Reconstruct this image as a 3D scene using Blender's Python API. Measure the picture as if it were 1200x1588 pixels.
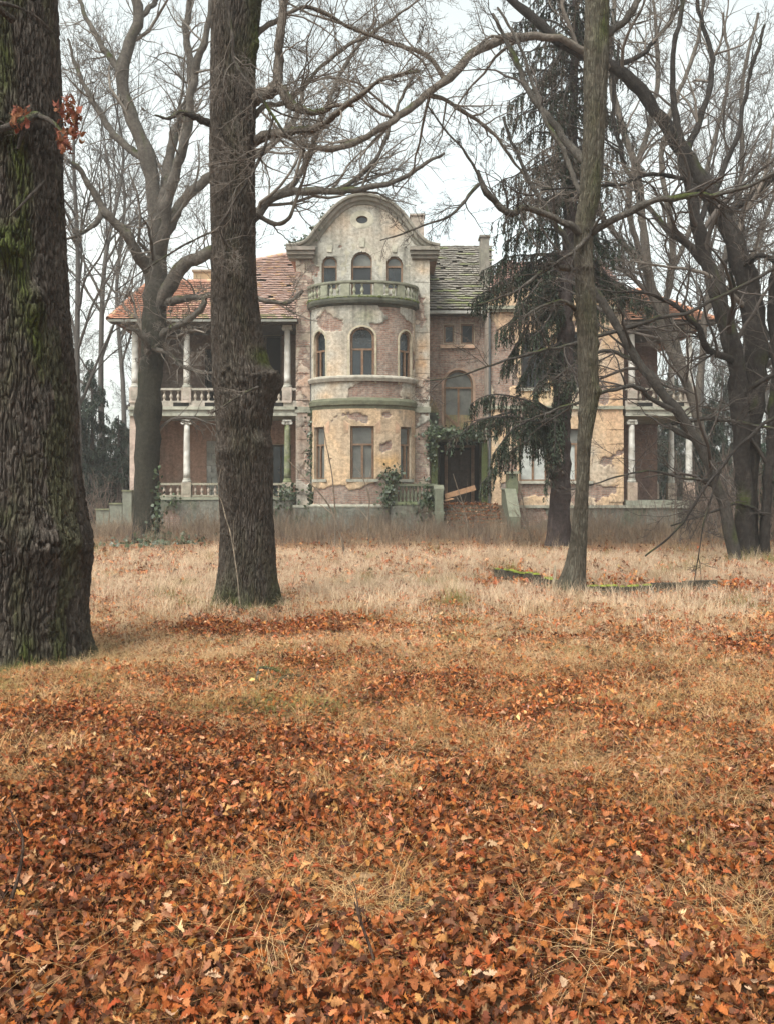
import bpy, math, random
import numpy as np

for _o in list(bpy.data.objects):
    bpy.data.objects.remove(_o)
SC = bpy.context.scene
COL = SC.collection

# ------------------------------------------------------------------ camera, sky, sun, exposure
F = 1500.0                       # focal length in pixels of the 1200 px wide photograph
EYE = 1.6
HY = 766.0                       # row of the horizon
cam_d = bpy.data.cameras.new('camera')
cam = bpy.data.objects.new('camera', cam_d)
COL.objects.link(cam)
cam.location = (0, 0, EYE)
cam.rotation_euler = (math.radians(90), 0, 0)
cam_d.sensor_fit = 'HORIZONTAL'
cam_d.sensor_width = 36
cam_d.lens = F / 1200 * 36
cam_d.shift_y = -(794 - HY) / 1200
cam_d.clip_start = 0.05
cam_d.clip_end = 2000
SC.camera = cam

W = bpy.data.worlds.new('World')
SC.world = W
W.use_nodes = True
nt = W.node_tree
nt.nodes.clear()
SUN_EL, SUN_AZ = 58, 215         # degrees; the sun stands behind the camera's left shoulder, above the cloud
sky = nt.nodes.new('ShaderNodeTexSky')
sky.sky_type = 'NISHITA'
sky.sun_disc = False
sky.sun_elevation = math.radians(SUN_EL)
sky.sun_rotation = math.radians(SUN_AZ)
sky.altitude = 100
sky.air_density = 1.0
sky.dust_density = 4.0
sky.ozone_density = 1.0
hs = nt.nodes.new('ShaderNodeHueSaturation')
hs.inputs['Saturation'].default_value = 0.16
tint = nt.nodes.new('ShaderNodeMix')
tint.data_type = 'RGBA'
tint.blend_type = 'MULTIPLY'
tint.inputs[0].default_value = 1
tint.inputs[7].default_value = (0.955, 1.0, 0.97, 1)
bg = nt.nodes.new('ShaderNodeBackground')
bg.inputs['Strength'].default_value = 0.142
wo = nt.nodes.new('ShaderNodeOutputWorld')
nt.links.new(sky.outputs[0], hs.inputs['Color'])
nt.links.new(hs.outputs[0], tint.inputs[6])
cl = nt.nodes.new('ShaderNodeTexNoise')                 # thin variation in the cloud cover, the same all over the sky
cl.inputs['Scale'].default_value = 2.6
cl.inputs['Detail'].default_value = 5
ctc = nt.nodes.new('ShaderNodeTexCoord')
nt.links.new(ctc.outputs['Generated'], cl.inputs['Vector'])
crp = nt.nodes.new('ShaderNodeValToRGB')
crp.color_ramp.elements[0].position, crp.color_ramp.elements[0].color = .36, (.925, .965, .96, 1)
crp.color_ramp.elements[1].position, crp.color_ramp.elements[1].color = .62, (1.04, 1.03, .985, 1)
nt.links.new(cl.outputs[0], crp.inputs[0])
cmx = nt.nodes.new('ShaderNodeMix')
cmx.data_type = 'RGBA'
cmx.blend_type = 'MULTIPLY'
cmx.inputs[0].default_value = 1
nt.links.new(tint.outputs[2], cmx.inputs[6])
nt.links.new(crp.outputs[0], cmx.inputs[7])
nt.links.new(cmx.outputs[2], bg.inputs[0])
nt.links.new(bg.outputs[0], wo.inputs[0])

sun_d = bpy.data.lights.new('sun', 'SUN')
sun_d.energy = 1.5
sun_d.angle = math.radians(25)
sun_d.color = (1.0, 0.95, 0.87)
sun = bpy.data.objects.new('sun', sun_d)
COL.objects.link(sun)
sun.rotation_euler = (math.radians(90 - SUN_EL), 0, math.radians(180 - SUN_AZ))
sun.location = (0, 0, 60)

SC.view_settings.view_transform = 'Standard'
SC.view_settings.look = 'None'
SC.view_settings.gamma = 1
SC.view_settings.use_curve_mapping = False
SC.view_settings.exposure = 1.36
cy = SC.cycles
cy.max_bounces = 6
cy.diffuse_bounces = 3
cy.glossy_bounces = 2
cy.transmission_bounces = 2
cy.volume_bounces = 1
cy.transparent_max_bounces = 4
cy.caustics_reflective = False
cy.caustics_refractive = False
cy.use_denoising = True
cy.use_adaptive_sampling = True
cy.adaptive_threshold = 0.01
cy.denoising_prefilter = 'ACCURATE'

# ------------------------------------------------------------------ helpers
rng = np.random.default_rng(11)
random.seed(5)


def X(px, Y):
    return (px - 600) / F * Y


def Z(py, Y):
    return EYE + (HY - py) / F * Y


def _hash(ix, iy, iz, seed):
    h = (ix.astype(np.uint32) * np.uint32(374761393)) ^ (iy.astype(np.uint32) * np.uint32(668265263)) ^ (iz.astype(np.uint32) * np.uint32(2246822519)) ^ np.uint32((seed * 3266489917) & 0xffffffff)
    h ^= h >> np.uint32(15)
    h *= np.uint32(2246822519)
    h ^= h >> np.uint32(13)
    h *= np.uint32(3266489917)
    h ^= h >> np.uint32(16)
    return h


_G = np.array([(1, 1, 0), (-1, 1, 0), (1, -1, 0), (-1, -1, 0), (1, 0, 1), (-1, 0, 1), (1, 0, -1), (-1, 0, -1), (0, 1, 1), (0, -1, 1), (0, 1, -1), (0, -1, -1), (1, 1, 0), (-1, 1, 0), (0, -1, 1), (0, -1, -1)], np.float32)


def gnoise(p, seed=0):
    p = np.asarray(p, np.float32)
    i = np.floor(p).astype(np.int64)
    f = p - i
    u = f * f * f * (f * (f * 6 - 15) + 10)
    out = np.zeros(len(p), np.float32)
    for dx in (0, 1):
        for dy in (0, 1):
            for dz in (0, 1):
                g = _G[_hash(i[:, 0] + dx, i[:, 1] + dy, i[:, 2] + dz, seed) & np.uint32(15)]
                d = (g * (f - np.array([dx, dy, dz], np.float32))).sum(1)
                w = (u[:, 0] if dx else 1 - u[:, 0]) * (u[:, 1] if dy else 1 - u[:, 1]) * (u[:, 2] if dz else 1 - u[:, 2])
                out += w * d
    return out


def fbm(p, octv=4, seed=0, gain=0.5):
    p = np.asarray(p, np.float32)
    a, s = 1.0, np.zeros(len(p), np.float32)
    for k in range(octv):
        s += a * gnoise(p * (2.03 ** k) + 17.3 * k, seed + k)
        a *= gain
    return s


def n2(x, y, sc, octv=4, seed=0):
    x = np.atleast_1d(np.asarray(x, np.float32))
    y = np.atleast_1d(np.asarray(y, np.float32))
    return fbm(np.stack([x * sc, y * sc, np.full_like(x, 0.37 + seed)], 1), octv, seed)


def sstep(a, b, x):
    t = np.clip((x - a) / (b - a), 0, 1)
    return t * t * (3 - 2 * t)


TRUNKS = [((20 - 600) / F * 9.4, 9.4, .78), ((380 - 600) / F * 14.2, 14.2, .55), ((885 - 600) / F * 15.3, 15.3, .26)]
HEAP = (-.07, .0, .03)


def ground_h(x, y):
    x = np.asarray(x, np.float32)
    y = np.asarray(y, np.float32)
    sh = x.shape
    x, y = x.ravel(), y.ravel()
    h = 0.09 * n2(x, y, 0.22, 3, 3) + 0.035 * n2(x, y, 1.1, 2, 8) + 0.034 * n2(x, y, 3.3, 2, 9)
    h += 0.10 * np.exp(-((x + 0.35) ** 2 / 0.9 + (y - 12.2) ** 2 / 1.6))
    h += 0.06 * np.exp(-((x - 2.6) ** 2 / 3.0 + (y - 9.2) ** 2 / 2.5))
    h -= 0.05 * np.exp(-((x - 0.7) ** 2 / 1.0 + (y - 6.2) ** 2 / 1.6))
    for (tx, ty, tr), hp_ in zip(TRUNKS, HEAP):    # earth and leaves heaped against the old trunks
        dd = np.hypot(x - tx, y - ty) / tr
        h += hp_ * np.exp(-(np.maximum(dd - .8, 0) / .9) ** 2)
    return h.reshape(sh)


def mesh_np(name, V, Fq, col=None, smooth=True, suv=None):
    V = np.asarray(V, np.float32)
    Fq = np.asarray(Fq, np.int32)
    me = bpy.data.meshes.new(name)
    me.vertices.add(len(V))
    me.vertices.foreach_set('co', V.ravel())
    nf, k = Fq.shape
    me.loops.add(nf * k)
    me.loops.foreach_set('vertex_index', Fq.ravel())
    me.polygons.add(nf)
    me.polygons.foreach_set('loop_start', np.arange(nf, dtype=np.int32) * k)
    if smooth:
        me.polygons.foreach_set('use_smooth', np.ones(nf, bool))
    me.update(calc_edges=True)
    if col is not None:
        c = np.asarray(col, np.float32)
        if c.shape[1] == 3:
            c = np.concatenate([c, np.ones((len(c), 1), np.float32)], 1)
        a = me.color_attributes.new('col', 'FLOAT_COLOR', 'POINT')
        a.data.foreach_set('color', c.ravel())
    if suv is not None:
        a = me.attributes.new('suv', 'FLOAT_VECTOR', 'POINT')
        a.data.foreach_set('vector', np.asarray(suv, np.float32).ravel())
    return me


def link(name, me, mat, parent=None, kind=None):
    o = bpy.data.objects.new(name, me)
    COL.objects.link(o)
    if mat is not None and me is not None and not me.materials:
        me.materials.append(mat)
    if parent is not None:
        o.parent = parent
        o.matrix_parent_inverse = parent.matrix_basis.inverted()
    if kind:
        o['kind'] = kind
    return o


def tag(o, label=None, cat=None, group=None, kind=None):
    if label:
        o['label'] = label
    if cat:
        o['category'] = cat
    if group:
        o['group'] = group
    if kind:
        o['kind'] = kind
    return o


def thing(name, label, cat, loc=(0, 0, 0), group=None):
    o = bpy.data.objects.new(name, None)
    COL.objects.link(o)
    o.location = loc
    o.empty_display_size = 0.3
    return tag(o, label, cat, group)


class MB:
    """collects polygons (any size) with one colour per vertex; builds one mesh"""

    def __init__(s):
        s.v, s.f, s.c, s.col = [], [], [], (1, 1, 1)

    def add(s, vs, fs, col=None):
        b = len(s.v)
        s.v.extend([tuple(map(float, p)) for p in vs])
        s.f.extend([tuple(i + b for i in f) for f in fs])
        s.c.extend([tuple(col or s.col)] * len(vs))

    def box(s, x0, x1, y0, y1, z0, z1, col=None):
        s.add([(x0, y0, z0), (x1, y0, z0), (x1, y1, z0), (x0, y1, z0), (x0, y0, z1), (x1, y0, z1), (x1, y1, z1), (x0, y1, z1)],
              [(0, 3, 2, 1), (4, 5, 6, 7), (0, 1, 5, 4), (1, 2, 6, 5), (2, 3, 7, 6), (3, 0, 4, 7)], col)

    def obox(s, c, ax, ay, az, col=None):
        """box round c with half-axis vectors"""
        c, ax, ay, az = map(np.asarray, (c, ax, ay, az))
        vs = [c + a * ax + b * ay + d * az for d in (-1, 1) for a, b in ((-1, -1), (1, -1), (1, 1), (-1, 1))]
        s.add(vs, [(0, 3, 2, 1), (4, 5, 6, 7), (0, 1, 5, 4), (1, 2, 6, 5), (2, 3, 7, 6), (3, 0, 4, 7)], col)

    def lathe(s, prof, c=(0, 0, 0), n=16, col=None):
        vs, fs = [], []
        for r, z in prof:
            for k in range(n):
                a = 2 * math.pi * k / n
                vs.append((c[0] + r * math.cos(a), c[1] + r * math.sin(a), c[2] + z))
        for i in range(len(prof) - 1):
            for k in range(n):
                k2 = (k + 1) % n
                fs.append((i * n + k, i * n + k2, (i + 1) * n + k2, (i + 1) * n + k))
        fs.append(tuple(range(n))[::-1])
        fs.append(tuple((len(prof) - 1) * n + k for k in range(n)))
        s.add(vs, fs, col)

    def prism(s, outline, d0, d1, fm, col=None):
        """closed outline [(s,z)] extruded from depth d0 to d1 through the map fm(s,z,d)"""
        n = len(outline)
        vs = [fm(a, b, d0) for a, b in outline] + [fm(a, b, d1) for a, b in outline]
        fs = [(i, (i + 1) % n, n + (i + 1) % n, n + i) for i in range(n)]
        fs.append(tuple(range(n))[::-1])
        fs.append(tuple(range(n, 2 * n)))
        s.add(vs, fs, col)

    def ring(s, o1, o2, d0, d1, fm, col=None, closed=True):
        """band between two outlines with the same number of points, from depth d0 to d1"""
        n = len(o1)
        vs = [fm(a, b, d) for d in (d0, d1) for o in (o1, o2) for a, b in o]
        I = lambda d, o, i: d * 2 * n + o * n + i % n
        fs = []
        m = n if closed else n - 1
        for i in range(m):
            j = i + 1
            fs += [(I(1, 0, i), I(1, 0, j), I(1, 1, j), I(1, 1, i)), (I(0, 0, j), I(0, 0, i), I(0, 1, i), I(0, 1, j)),
                   (I(0, 0, i), I(0, 0, j), I(1, 0, j), I(1, 0, i)), (I(0, 1, j), I(0, 1, i), I(1, 1, i), I(1, 1, j))]
        if not closed:
            fs += [(I(0, 0, 0), I(1, 0, 0), I(1, 1, 0), I(0, 1, 0)), (I(0, 0, n - 1), I(0, 1, n - 1), I(1, 1, n - 1), I(1, 0, n - 1))]
        s.add(vs, fs, col)

    def mesh(s, name):
        me = bpy.data.meshes.new(name)
        me.from_pydata(s.v, [], s.f)
        c = np.ones((len(s.v), 4), np.float32)
        c[:, :3] = np.array(s.c, np.float32).reshape(-1, 3)
        a = me.color_attributes.new('col', 'FLOAT_COLOR', 'POINT')
        a.data.foreach_set('color', c.ravel())
        return me

    def build(s, name, mat, parent=None, kind=None, bevel=0):
        o = link(name, s.mesh(name), mat, parent, kind)
        if bevel:
            m = o.modifiers.new('bevel', 'BEVEL')
            m.width = bevel
            m.segments = 2
            m.limit_method = 'ANGLE'
        return o


# ------------------------------------------------------------------ materials
def N(nt, t, **kw):
    n = nt.nodes.new(t)
    for k, v in kw.items():
        setattr(n, k, v)
    return n


def mat(name, col=(0.5, 0.5, 0.5), attr=False, inst=False, rough=0.85, nscale=6.0, namt=0.35, fine=40.0, bump=0.4, bdist=0.02, spec=0.25, second=None, sec_scale=2.0, sec_amt=0.5, coat=0.0, trans=0.0):
    m = bpy.data.materials.new(name)
    m.use_nodes = True
    nt = m.node_tree
    b = nt.nodes['Principled BSDF']
    b.inputs['Roughness'].default_value = rough
    b.inputs['Specular IOR Level'].default_value = spec
    L = nt.links.new
    tc = N(nt, 'ShaderNodeTexCoord')
    if attr or inst:
        a = N(nt, 'ShaderNodeAttribute', attribute_name='col')
        if inst:
            a.attribute_type = 'INSTANCER'
        src = a.outputs['Color']
    else:
        a = N(nt, 'ShaderNodeRGB')
        a.outputs[0].default_value = (*col, 1)
        src = a.outputs[0]
    if second is not None:
        ns = N(nt, 'ShaderNodeTexNoise')
        ns.inputs['Scale'].default_value = sec_scale
        ns.inputs['Detail'].default_value = 6
        L(tc.outputs['Object'], ns.inputs['Vector'])
        r = N(nt, 'ShaderNodeMapRange')
        r.inputs[1].default_value = 0.5 - 0.12
        r.inputs[2].default_value = 0.5 + 0.12
        r.inputs[4].default_value = sec_amt
        L(ns.outputs[0], r.inputs[0])
        mx = N(nt, 'ShaderNodeMix', data_type='RGBA')
        L(r.outputs[0], mx.inputs[0])
        L(src, mx.inputs[6])
        mx.inputs[7].default_value = (*second, 1)
        src = mx.outputs[2]
    n1 = N(nt, 'ShaderNodeTexNoise')
    n1.inputs['Scale'].default_value = nscale
    n1.inputs['Detail'].default_value = 8
    n1.inputs['Roughness'].default_value = 0.65
    L(tc.outputs['Object'], n1.inputs['Vector'])
    mr = N(nt, 'ShaderNodeMapRange')
    mr.inputs[1].default_value = 0.3
    mr.inputs[2].default_value = 0.7
    mr.inputs[3].default_value = 1 - namt
    mr.inputs[4].default_value = 1 + namt
    L(n1.outputs[0], mr.inputs[0])
    mx = N(nt, 'ShaderNodeMix', data_type='RGBA', blend_type='MULTIPLY')
    mx.inputs[0].default_value = 1
    L(src, mx.inputs[6])
    L(mr.outputs[0], mx.inputs[7])
    L(mx.outputs[2], b.inputs['Base Color'])
    if bump:
        nb = N(nt, 'ShaderNodeTexNoise')
        nb.inputs['Scale'].default_value = fine
        nb.inputs['Detail'].default_value = 6
        nb.inputs['Roughness'].default_value = 0.7
        L(tc.outputs['Object'], nb.inputs['Vector'])
        bu = N(nt, 'ShaderNodeBump')
        bu.inputs['Strength'].default_value = bump
        bu.inputs['Distance'].default_value = bdist
        L(nb.outputs[0], bu.inputs['Height'])
        L(bu.outputs[0], b.inputs['Normal'])
    if trans:
        t = N(nt, 'ShaderNodeBsdfTranslucent')
        L(mx.outputs[2], t.inputs['Color'])
        ms = N(nt, 'ShaderNodeMixShader')
        ms.inputs[0].default_value = trans
        L(b.outputs[0], ms.inputs[1])
        L(t.outputs[0], ms.inputs[2])
        L(ms.outputs[0], nt.nodes['Material Output'].inputs[0])
    return m


def facade_mat():
    m = bpy.data.materials.new('weathered plaster over brick')
    m.use_nodes = True
    nt = m.node_tree
    L = nt.links.new
    b = nt.nodes['Principled BSDF']
    b.inputs['Roughness'].default_value = 0.9
    b.inputs['Specular IOR Level'].default_value = 0.15
    a = N(nt, 'ShaderNodeAttribute', attribute_name='col')
    uv = N(nt, 'ShaderNodeAttribute', attribute_name='suv')
    br = N(nt, 'ShaderNodeTexBrick')
    br.inputs['Scale'].default_value = 1
    br.inputs['Brick Width'].default_value = 0.27
    br.inputs['Row Height'].default_value = 0.085
    br.inputs['Mortar Size'].default_value = 0.012
    br.inputs['Mortar Smooth'].default_value = 0.2
    br.inputs['Bias'].default_value = -0.1
    br.inputs['Color1'].default_value = (0.25, 0.13, 0.095, 1)
    br.inputs['Color2'].default_value = (0.34, 0.23, 0.18, 1)
    br.inputs['Mortar'].default_value = (0.26, 0.23, 0.20, 1)
    L(uv.outputs['Vector'], br.inputs['Vector'])
    # noise on the brick
    n1 = N(nt, 'ShaderNodeTexNoise')
    n1.inputs['Scale'].default_value = 1.6
    n1.inputs['Detail'].default_value = 8
    n1.inputs['Roughness'].default_value = 0.7
    L(uv.outputs['Vector'], n1.inputs['Vector'])
    gr = N(nt, 'ShaderNodeMix', data_type='RGBA')
    gr.inputs[7].default_value = (0.31, 0.285, 0.25, 1)
    mr0 = N(nt, 'ShaderNodeMapRange')
    mr0.inputs[1].default_value = 0.42
    mr0.inputs[2].default_value = 0.66
    mr0.inputs[4].default_value = 0.6
    L(n1.outputs[0], mr0.inputs[0])
    L(mr0.outputs[0], gr.inputs[0])
    L(br.outputs['Color'], gr.inputs[6])
    mx = N(nt, 'ShaderNodeMix', data_type='RGBA')
    rm = N(nt, 'ShaderNodeMapRange')
    rm.inputs[1].default_value = 0.42
    rm.inputs[2].default_value = 0.58
    nm_ = N(nt, 'ShaderNodeTexNoise')
    nm_.inputs['Scale'].default_value = 9
    nm_.inputs['Detail'].default_value = 5
    L(uv.outputs['Vector'], nm_.inputs['Vector'])
    ad = N(nt, 'ShaderNodeMath', operation='MULTIPLY_ADD')
    ad.inputs[1].default_value = 1.1
    ad.inputs[2].default_value = -.55
    L(nm_.outputs[0], ad.inputs[0])
    ad2 = N(nt, 'ShaderNodeMath', operation='ADD')
    L(ad.outputs[0], ad2.inputs[0])
    L(a.outputs['Alpha'], ad2.inputs[1])
    L(ad2.outputs[0], rm.inputs[0])
    L(rm.outputs[0], mx.inputs[0])
    L(gr.outputs[2], mx.inputs[6])
    L(a.outputs['Color'], mx.inputs[7])
    n3 = N(nt, 'ShaderNodeTexNoise')
    n3.inputs['Scale'].default_value = 7
    n3.inputs['Detail'].default_value = 9
    n3.inputs['Roughness'].default_value = 0.72
    L(uv.outputs['Vector'], n3.inputs['Vector'])
    mr = N(nt, 'ShaderNodeMapRange')
    mr.inputs[1].default_value = 0.3
    mr.inputs[2].default_value = 0.7
    mr.inputs[3].default_value = 0.48
    mr.inputs[4].default_value = 1.32
    L(n3.outputs[0], mr.inputs[0])
    m2 = N(nt, 'ShaderNodeMix', data_type='RGBA', blend_type='MULTIPLY')
    m2.inputs[0].default_value = 1
    L(mx.outputs[2], m2.inputs[6])
    L(mr.outputs[0], m2.inputs[7])
    # streaks of run-off dirt: noise stretched along z
    mp = N(nt, 'ShaderNodeMapping')
    mp.inputs['Scale'].default_value = (5.0, 0.5, 1)
    L(uv.outputs['Vector'], mp.inputs[0])
    n4 = N(nt, 'ShaderNodeTexNoise')
    n4.inputs['Scale'].default_value = 1
    n4.inputs['Detail'].default_value = 5
    L(mp.outputs[0], n4.inputs['Vector'])
    mr4 = N(nt, 'ShaderNodeMapRange')
    mr4.inputs[1].default_value = 0.35
    mr4.inputs[2].default_value = 0.6
    mr4.inputs[3].default_value = 0.84
    mr4.inputs[4].default_value = 1.06
    L(n4.outputs[0], mr4.inputs[0])
    m3 = N(nt, 'ShaderNodeMix', data_type='RGBA', blend_type='MULTIPLY')
    m3.inputs[0].default_value = 1
    L(m2.outputs[2], m3.inputs[6])
    L(mr4.outputs[0], m3.inputs[7])
    L(m3.outputs[2], b.inputs['Base Color'])
    # relief
    inv = N(nt, 'ShaderNodeMath', operation='MULTIPLY_ADD')
    inv.inputs[1].default_value = -1
    inv.inputs[2].default_value = 1
    L(rm.outputs[0], inv.inputs[0])
    bf = N(nt, 'ShaderNodeMath', operation='MULTIPLY')
    L(br.outputs['Fac'], bf.inputs[0])
    L(inv.outputs[0], bf.inputs[1])
    bs = N(nt, 'ShaderNodeMath', operation='MULTIPLY_ADD')
    bs.inputs[1].default_value = -0.6
    L(bf.outputs[0], bs.inputs[0])
    pl = N(nt, 'ShaderNodeMath', operation='MULTIPLY_ADD')
    pl.inputs[1].default_value = 1.5
    L(rm.outputs[0], pl.inputs[0])
    L(n3.outputs[0], pl.inputs[2])
    L(pl.outputs[0], bs.inputs[2])
    bu = N(nt, 'ShaderNodeBump')
    bu.inputs['Strength'].default_value = 0.7
    bu.inputs['Distance'].default_value = 0.02
    L(bs.outputs[0], bu.inputs['Height'])
    L(bu.outputs[0], b.inputs['Normal'])
    return m


def ground_mat():
    m = bpy.data.materials.new('leafy soil')
    m.use_nodes = True
    nt = m.node_tree
    L = nt.links.new
    b = nt.nodes['Principled BSDF']
    b.inputs['Roughness'].default_value = 0.95
    b.inputs['Specular IOR Level'].default_value = 0.1
    tc = N(nt, 'ShaderNodeTexCoord')
    vo = N(nt, 'ShaderNodeTexVoronoi')
    vo.inputs['Scale'].default_value = 26
    L(tc.outputs['Object'], vo.inputs['Vector'])
    sp = N(nt, 'ShaderNodeSeparateColor')
    L(vo.outputs['Color'], sp.inputs[0])
    cr = N(nt, 'ShaderNodeValToRGB')
    e = cr.color_ramp.elements
    e[0].position, e[0].color = 0.0, (0.03, 0.017, 0.011, 1)
    e[1].position, e[1].color = 1.0, (0.30, 0.19, 0.11, 1)
    for p, c in ((0.35, (0.12, 0.055, 0.028, 1)), (0.6, (0.20, 0.09, 0.04, 1)), (0.8, (0.25, 0.13, 0.065, 1))):
        x = e.new(p)
        x.color = c
    L(sp.outputs[0], cr.inputs[0])
    n1 = N(nt, 'ShaderNodeTexNoise')
    n1.inputs['Scale'].default_value = 0.5
    n1.inputs['Detail'].default_value = 8
    L(tc.outputs['Object'], n1.inputs['Vector'])
    mx = N(nt, 'ShaderNodeMix', data_type='RGBA')
    mr = N(nt, 'ShaderNodeMapRange')
    mr.inputs[1].default_value = 0.45
    mr.inputs[2].default_value = 0.7
    mr.inputs[4].default_value = 0.6
    L(n1.outputs[0], mr.inputs[0])
    L(mr.outputs[0], mx.inputs[0])
    L(cr.outputs[0], mx.inputs[6])
    mx.inputs[7].default_value = (0.20, 0.155, 0.09, 1)
    L(mx.outputs[2], b.inputs['Base Color'])
    bu = N(nt, 'ShaderNodeBump')
    bu.inputs['Strength'].default_value = 0.8
    bu.inputs['Distance'].default_value = 0.05
    L(sp.outputs[1], bu.inputs['Height'])
    L(bu.outputs[0], b.inputs['Normal'])
    return m


M_FAC = facade_mat()
M_GROUND = ground_mat()
M_BARK = mat('oak bark', attr=True, rough=0.9, nscale=9, namt=0.4, fine=55, bump=0.6, bdist=0.015, spec=0.12)


def bark_relief(m, sc, dist):
    """fine furrows drawn out along the stem, on top of the modelled ones"""
    nt = m.node_tree
    bu = [n for n in nt.nodes if n.type == 'BUMP'][0]
    tc = [n for n in nt.nodes if n.type == 'TEX_COORD'][0]
    nb = bu.inputs['Height'].links[0].from_node
    mp = N(nt, 'ShaderNodeMapping')
    mp.inputs['Scale'].default_value = (1, 1, .17)
    nt.links.new(tc.outputs['Object'], mp.inputs[0])
    a = N(nt, 'ShaderNodeTexNoise')
    a.inputs['Scale'].default_value = sc
    a.inputs['Detail'].default_value = 4
    a.inputs['Roughness'].default_value = .6
    nt.links.new(mp.outputs[0], a.inputs['Vector'])
    s = N(nt, 'ShaderNodeMath', operation='SUBTRACT')
    s.inputs[1].default_value = .5
    nt.links.new(a.outputs[0], s.inputs[0])
    b = N(nt, 'ShaderNodeMath', operation='ABSOLUTE')
    nt.links.new(s.outputs[0], b.inputs[0])
    c = N(nt, 'ShaderNodeMapRange')
    c.inputs[2].default_value = .09
    nt.links.new(b.outputs[0], c.inputs[0])
    d = N(nt, 'ShaderNodeMath', operation='MULTIPLY_ADD')
    d.inputs[1].default_value = .3
    nt.links.new(nb.outputs[0], d.inputs[0])
    nt.links.new(c.outputs[0], d.inputs[2])
    nt.links.new(d.outputs[0], bu.inputs['Height'])
    bu.inputs['Strength'].default_value = 1.0
    bu.inputs['Distance'].default_value = dist


bark_relief(M_BARK, 34, .014)
M_TWIG = mat('bare twigs', attr=True, rough=0.85, nscale=3, namt=0.25, fine=40, bump=0.3, spec=0.2)
M_ATTR = mat('weathered stone', attr=True, rough=0.88, nscale=4, namt=0.32, fine=22, bump=0.5, bdist=0.02, spec=0.2, second=(0.13, 0.135, 0.095), sec_scale=1.3, sec_amt=0.4)
M_PAINT = mat('flaking white paint', (0.62, 0.60, 0.56), rough=0.7, nscale=7, namt=0.25, fine=30, bump=0.3, second=(0.30, 0.27, 0.23), sec_scale=3.5, sec_amt=0.75)
M_TILE = mat('clay roof tiles', attr=True, rough=0.85, nscale=5, namt=0.25, fine=30, bump=0.3, spec=0.2)
M_WOODW = mat('old brown window wood', (0.155, 0.085, 0.05), rough=0.7, nscale=10, namt=0.35, fine=40, bump=0.3, second=(0.22, 0.15, 0.10), sec_scale=3, sec_amt=0.6)
M_DARKW = mat('dark eave boards', (0.07, 0.055, 0.045), rough=0.8, nscale=5, namt=0.4, bump=0.3)
M_BOARD = mat('raw plank', (0.30, 0.17, 0.095), rough=0.7, nscale=8, namt=0.3, bump=0.3)
M_DARK = mat('unlit room', (0.012, 0.011, 0.010), rough=0.9, namt=0.2, bump=0)
M_PIPE = mat('old zinc pipe', (0.06, 0.062, 0.062), rough=0.6, nscale=4, namt=0.3, bump=0.2, spec=0.4)
M_MOSS = mat('moss', attr=True, rough=0.95, nscale=14, namt=0.5, fine=60, bump=0.8, spec=0.1)
M_LEAFI = mat('fallen leaves', inst=True, rough=0.75, nscale=20, namt=0.25, fine=60, bump=0.35, bdist=0.01, spec=0.12, trans=0.12)
M_STRAW = mat('dry grass', inst=True, rough=0.8, nscale=10, namt=0.25, bump=0, spec=0.2, trans=0.25)
M_WEED = mat('dry weeds', inst=True, rough=0.85, nscale=5, namt=0.3, bump=0, spec=0.15)
M_NEEDLE = mat('spruce needles', attr=True, rough=0.7, nscale=4, namt=0.4, bump=0, spec=0.25, trans=0.1)
M_LEAF = mat('oak leaves on the twig', attr=True, rough=0.75, nscale=14, namt=0.35, fine=40, bump=0.4, spec=0.1, trans=0.2)
M_IVY = mat('ivy leaves', attr=True, rough=0.45, nscale=6, namt=0.4, bump=0, spec=0.4)
M_STONE = mat('mossy kerb stone', attr=True, rough=0.9, nscale=9, namt=0.4, fine=35, bump=0.7, spec=0.15)


def pane_mat(name, col, rough):
    m = mat(name, col, rough=rough, nscale=1.2, namt=0.5, fine=2.2, bump=0.10, bdist=0.05, spec=0.5)
    return m


M_PANE_DARK = pane_mat('dusty dark glass', (0.014, 0.018, 0.021), 0.07)
M_PANE_GREY = pane_mat('glass with drawn curtain', (0.11, 0.11, 0.10), 0.25)
M_PANE_BLACK = pane_mat('empty dark pane', (0.012, 0.014, 0.017), 0.3)
M_CURTAIN = pane_mat('white curtain behind glass', (0.40, 0.41, 0.39), 0.4)


# ------------------------------------------------------------------ tubes and branching
def cat_path(P, n):
    """resample a polyline (m,k) with a Catmull-Rom spline to n points"""
    P = np.asarray(P, float)
    m = len(P)
    if m == 2:
        t = np.linspace(0, 1, n)[:, None]
        return P[0] * (1 - t) + P[1] * t
    Q = np.concatenate([[2 * P[0] - P[1]], P, [2 * P[-1] - P[-2]]])
    d = np.concatenate([[0], np.cumsum(np.linalg.norm(np.diff(P[:, :3], axis=0), axis=1) + 1e-6)])
    u = np.interp(np.linspace(0, d[-1], n), d, np.arange(m))
    i = np.clip(u.astype(int), 0, m - 2)
    t = (u - i)[:, None]
    a, b, c, e = Q[i], Q[i + 1], Q[i + 2], Q[i + 3]
    return 0.5 * (2 * b + (c - a) * t + (2 * a - 5 * b + 4 * c - e) * t ** 2 + (3 * b - a - 3 * c + e) * t ** 3)


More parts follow.
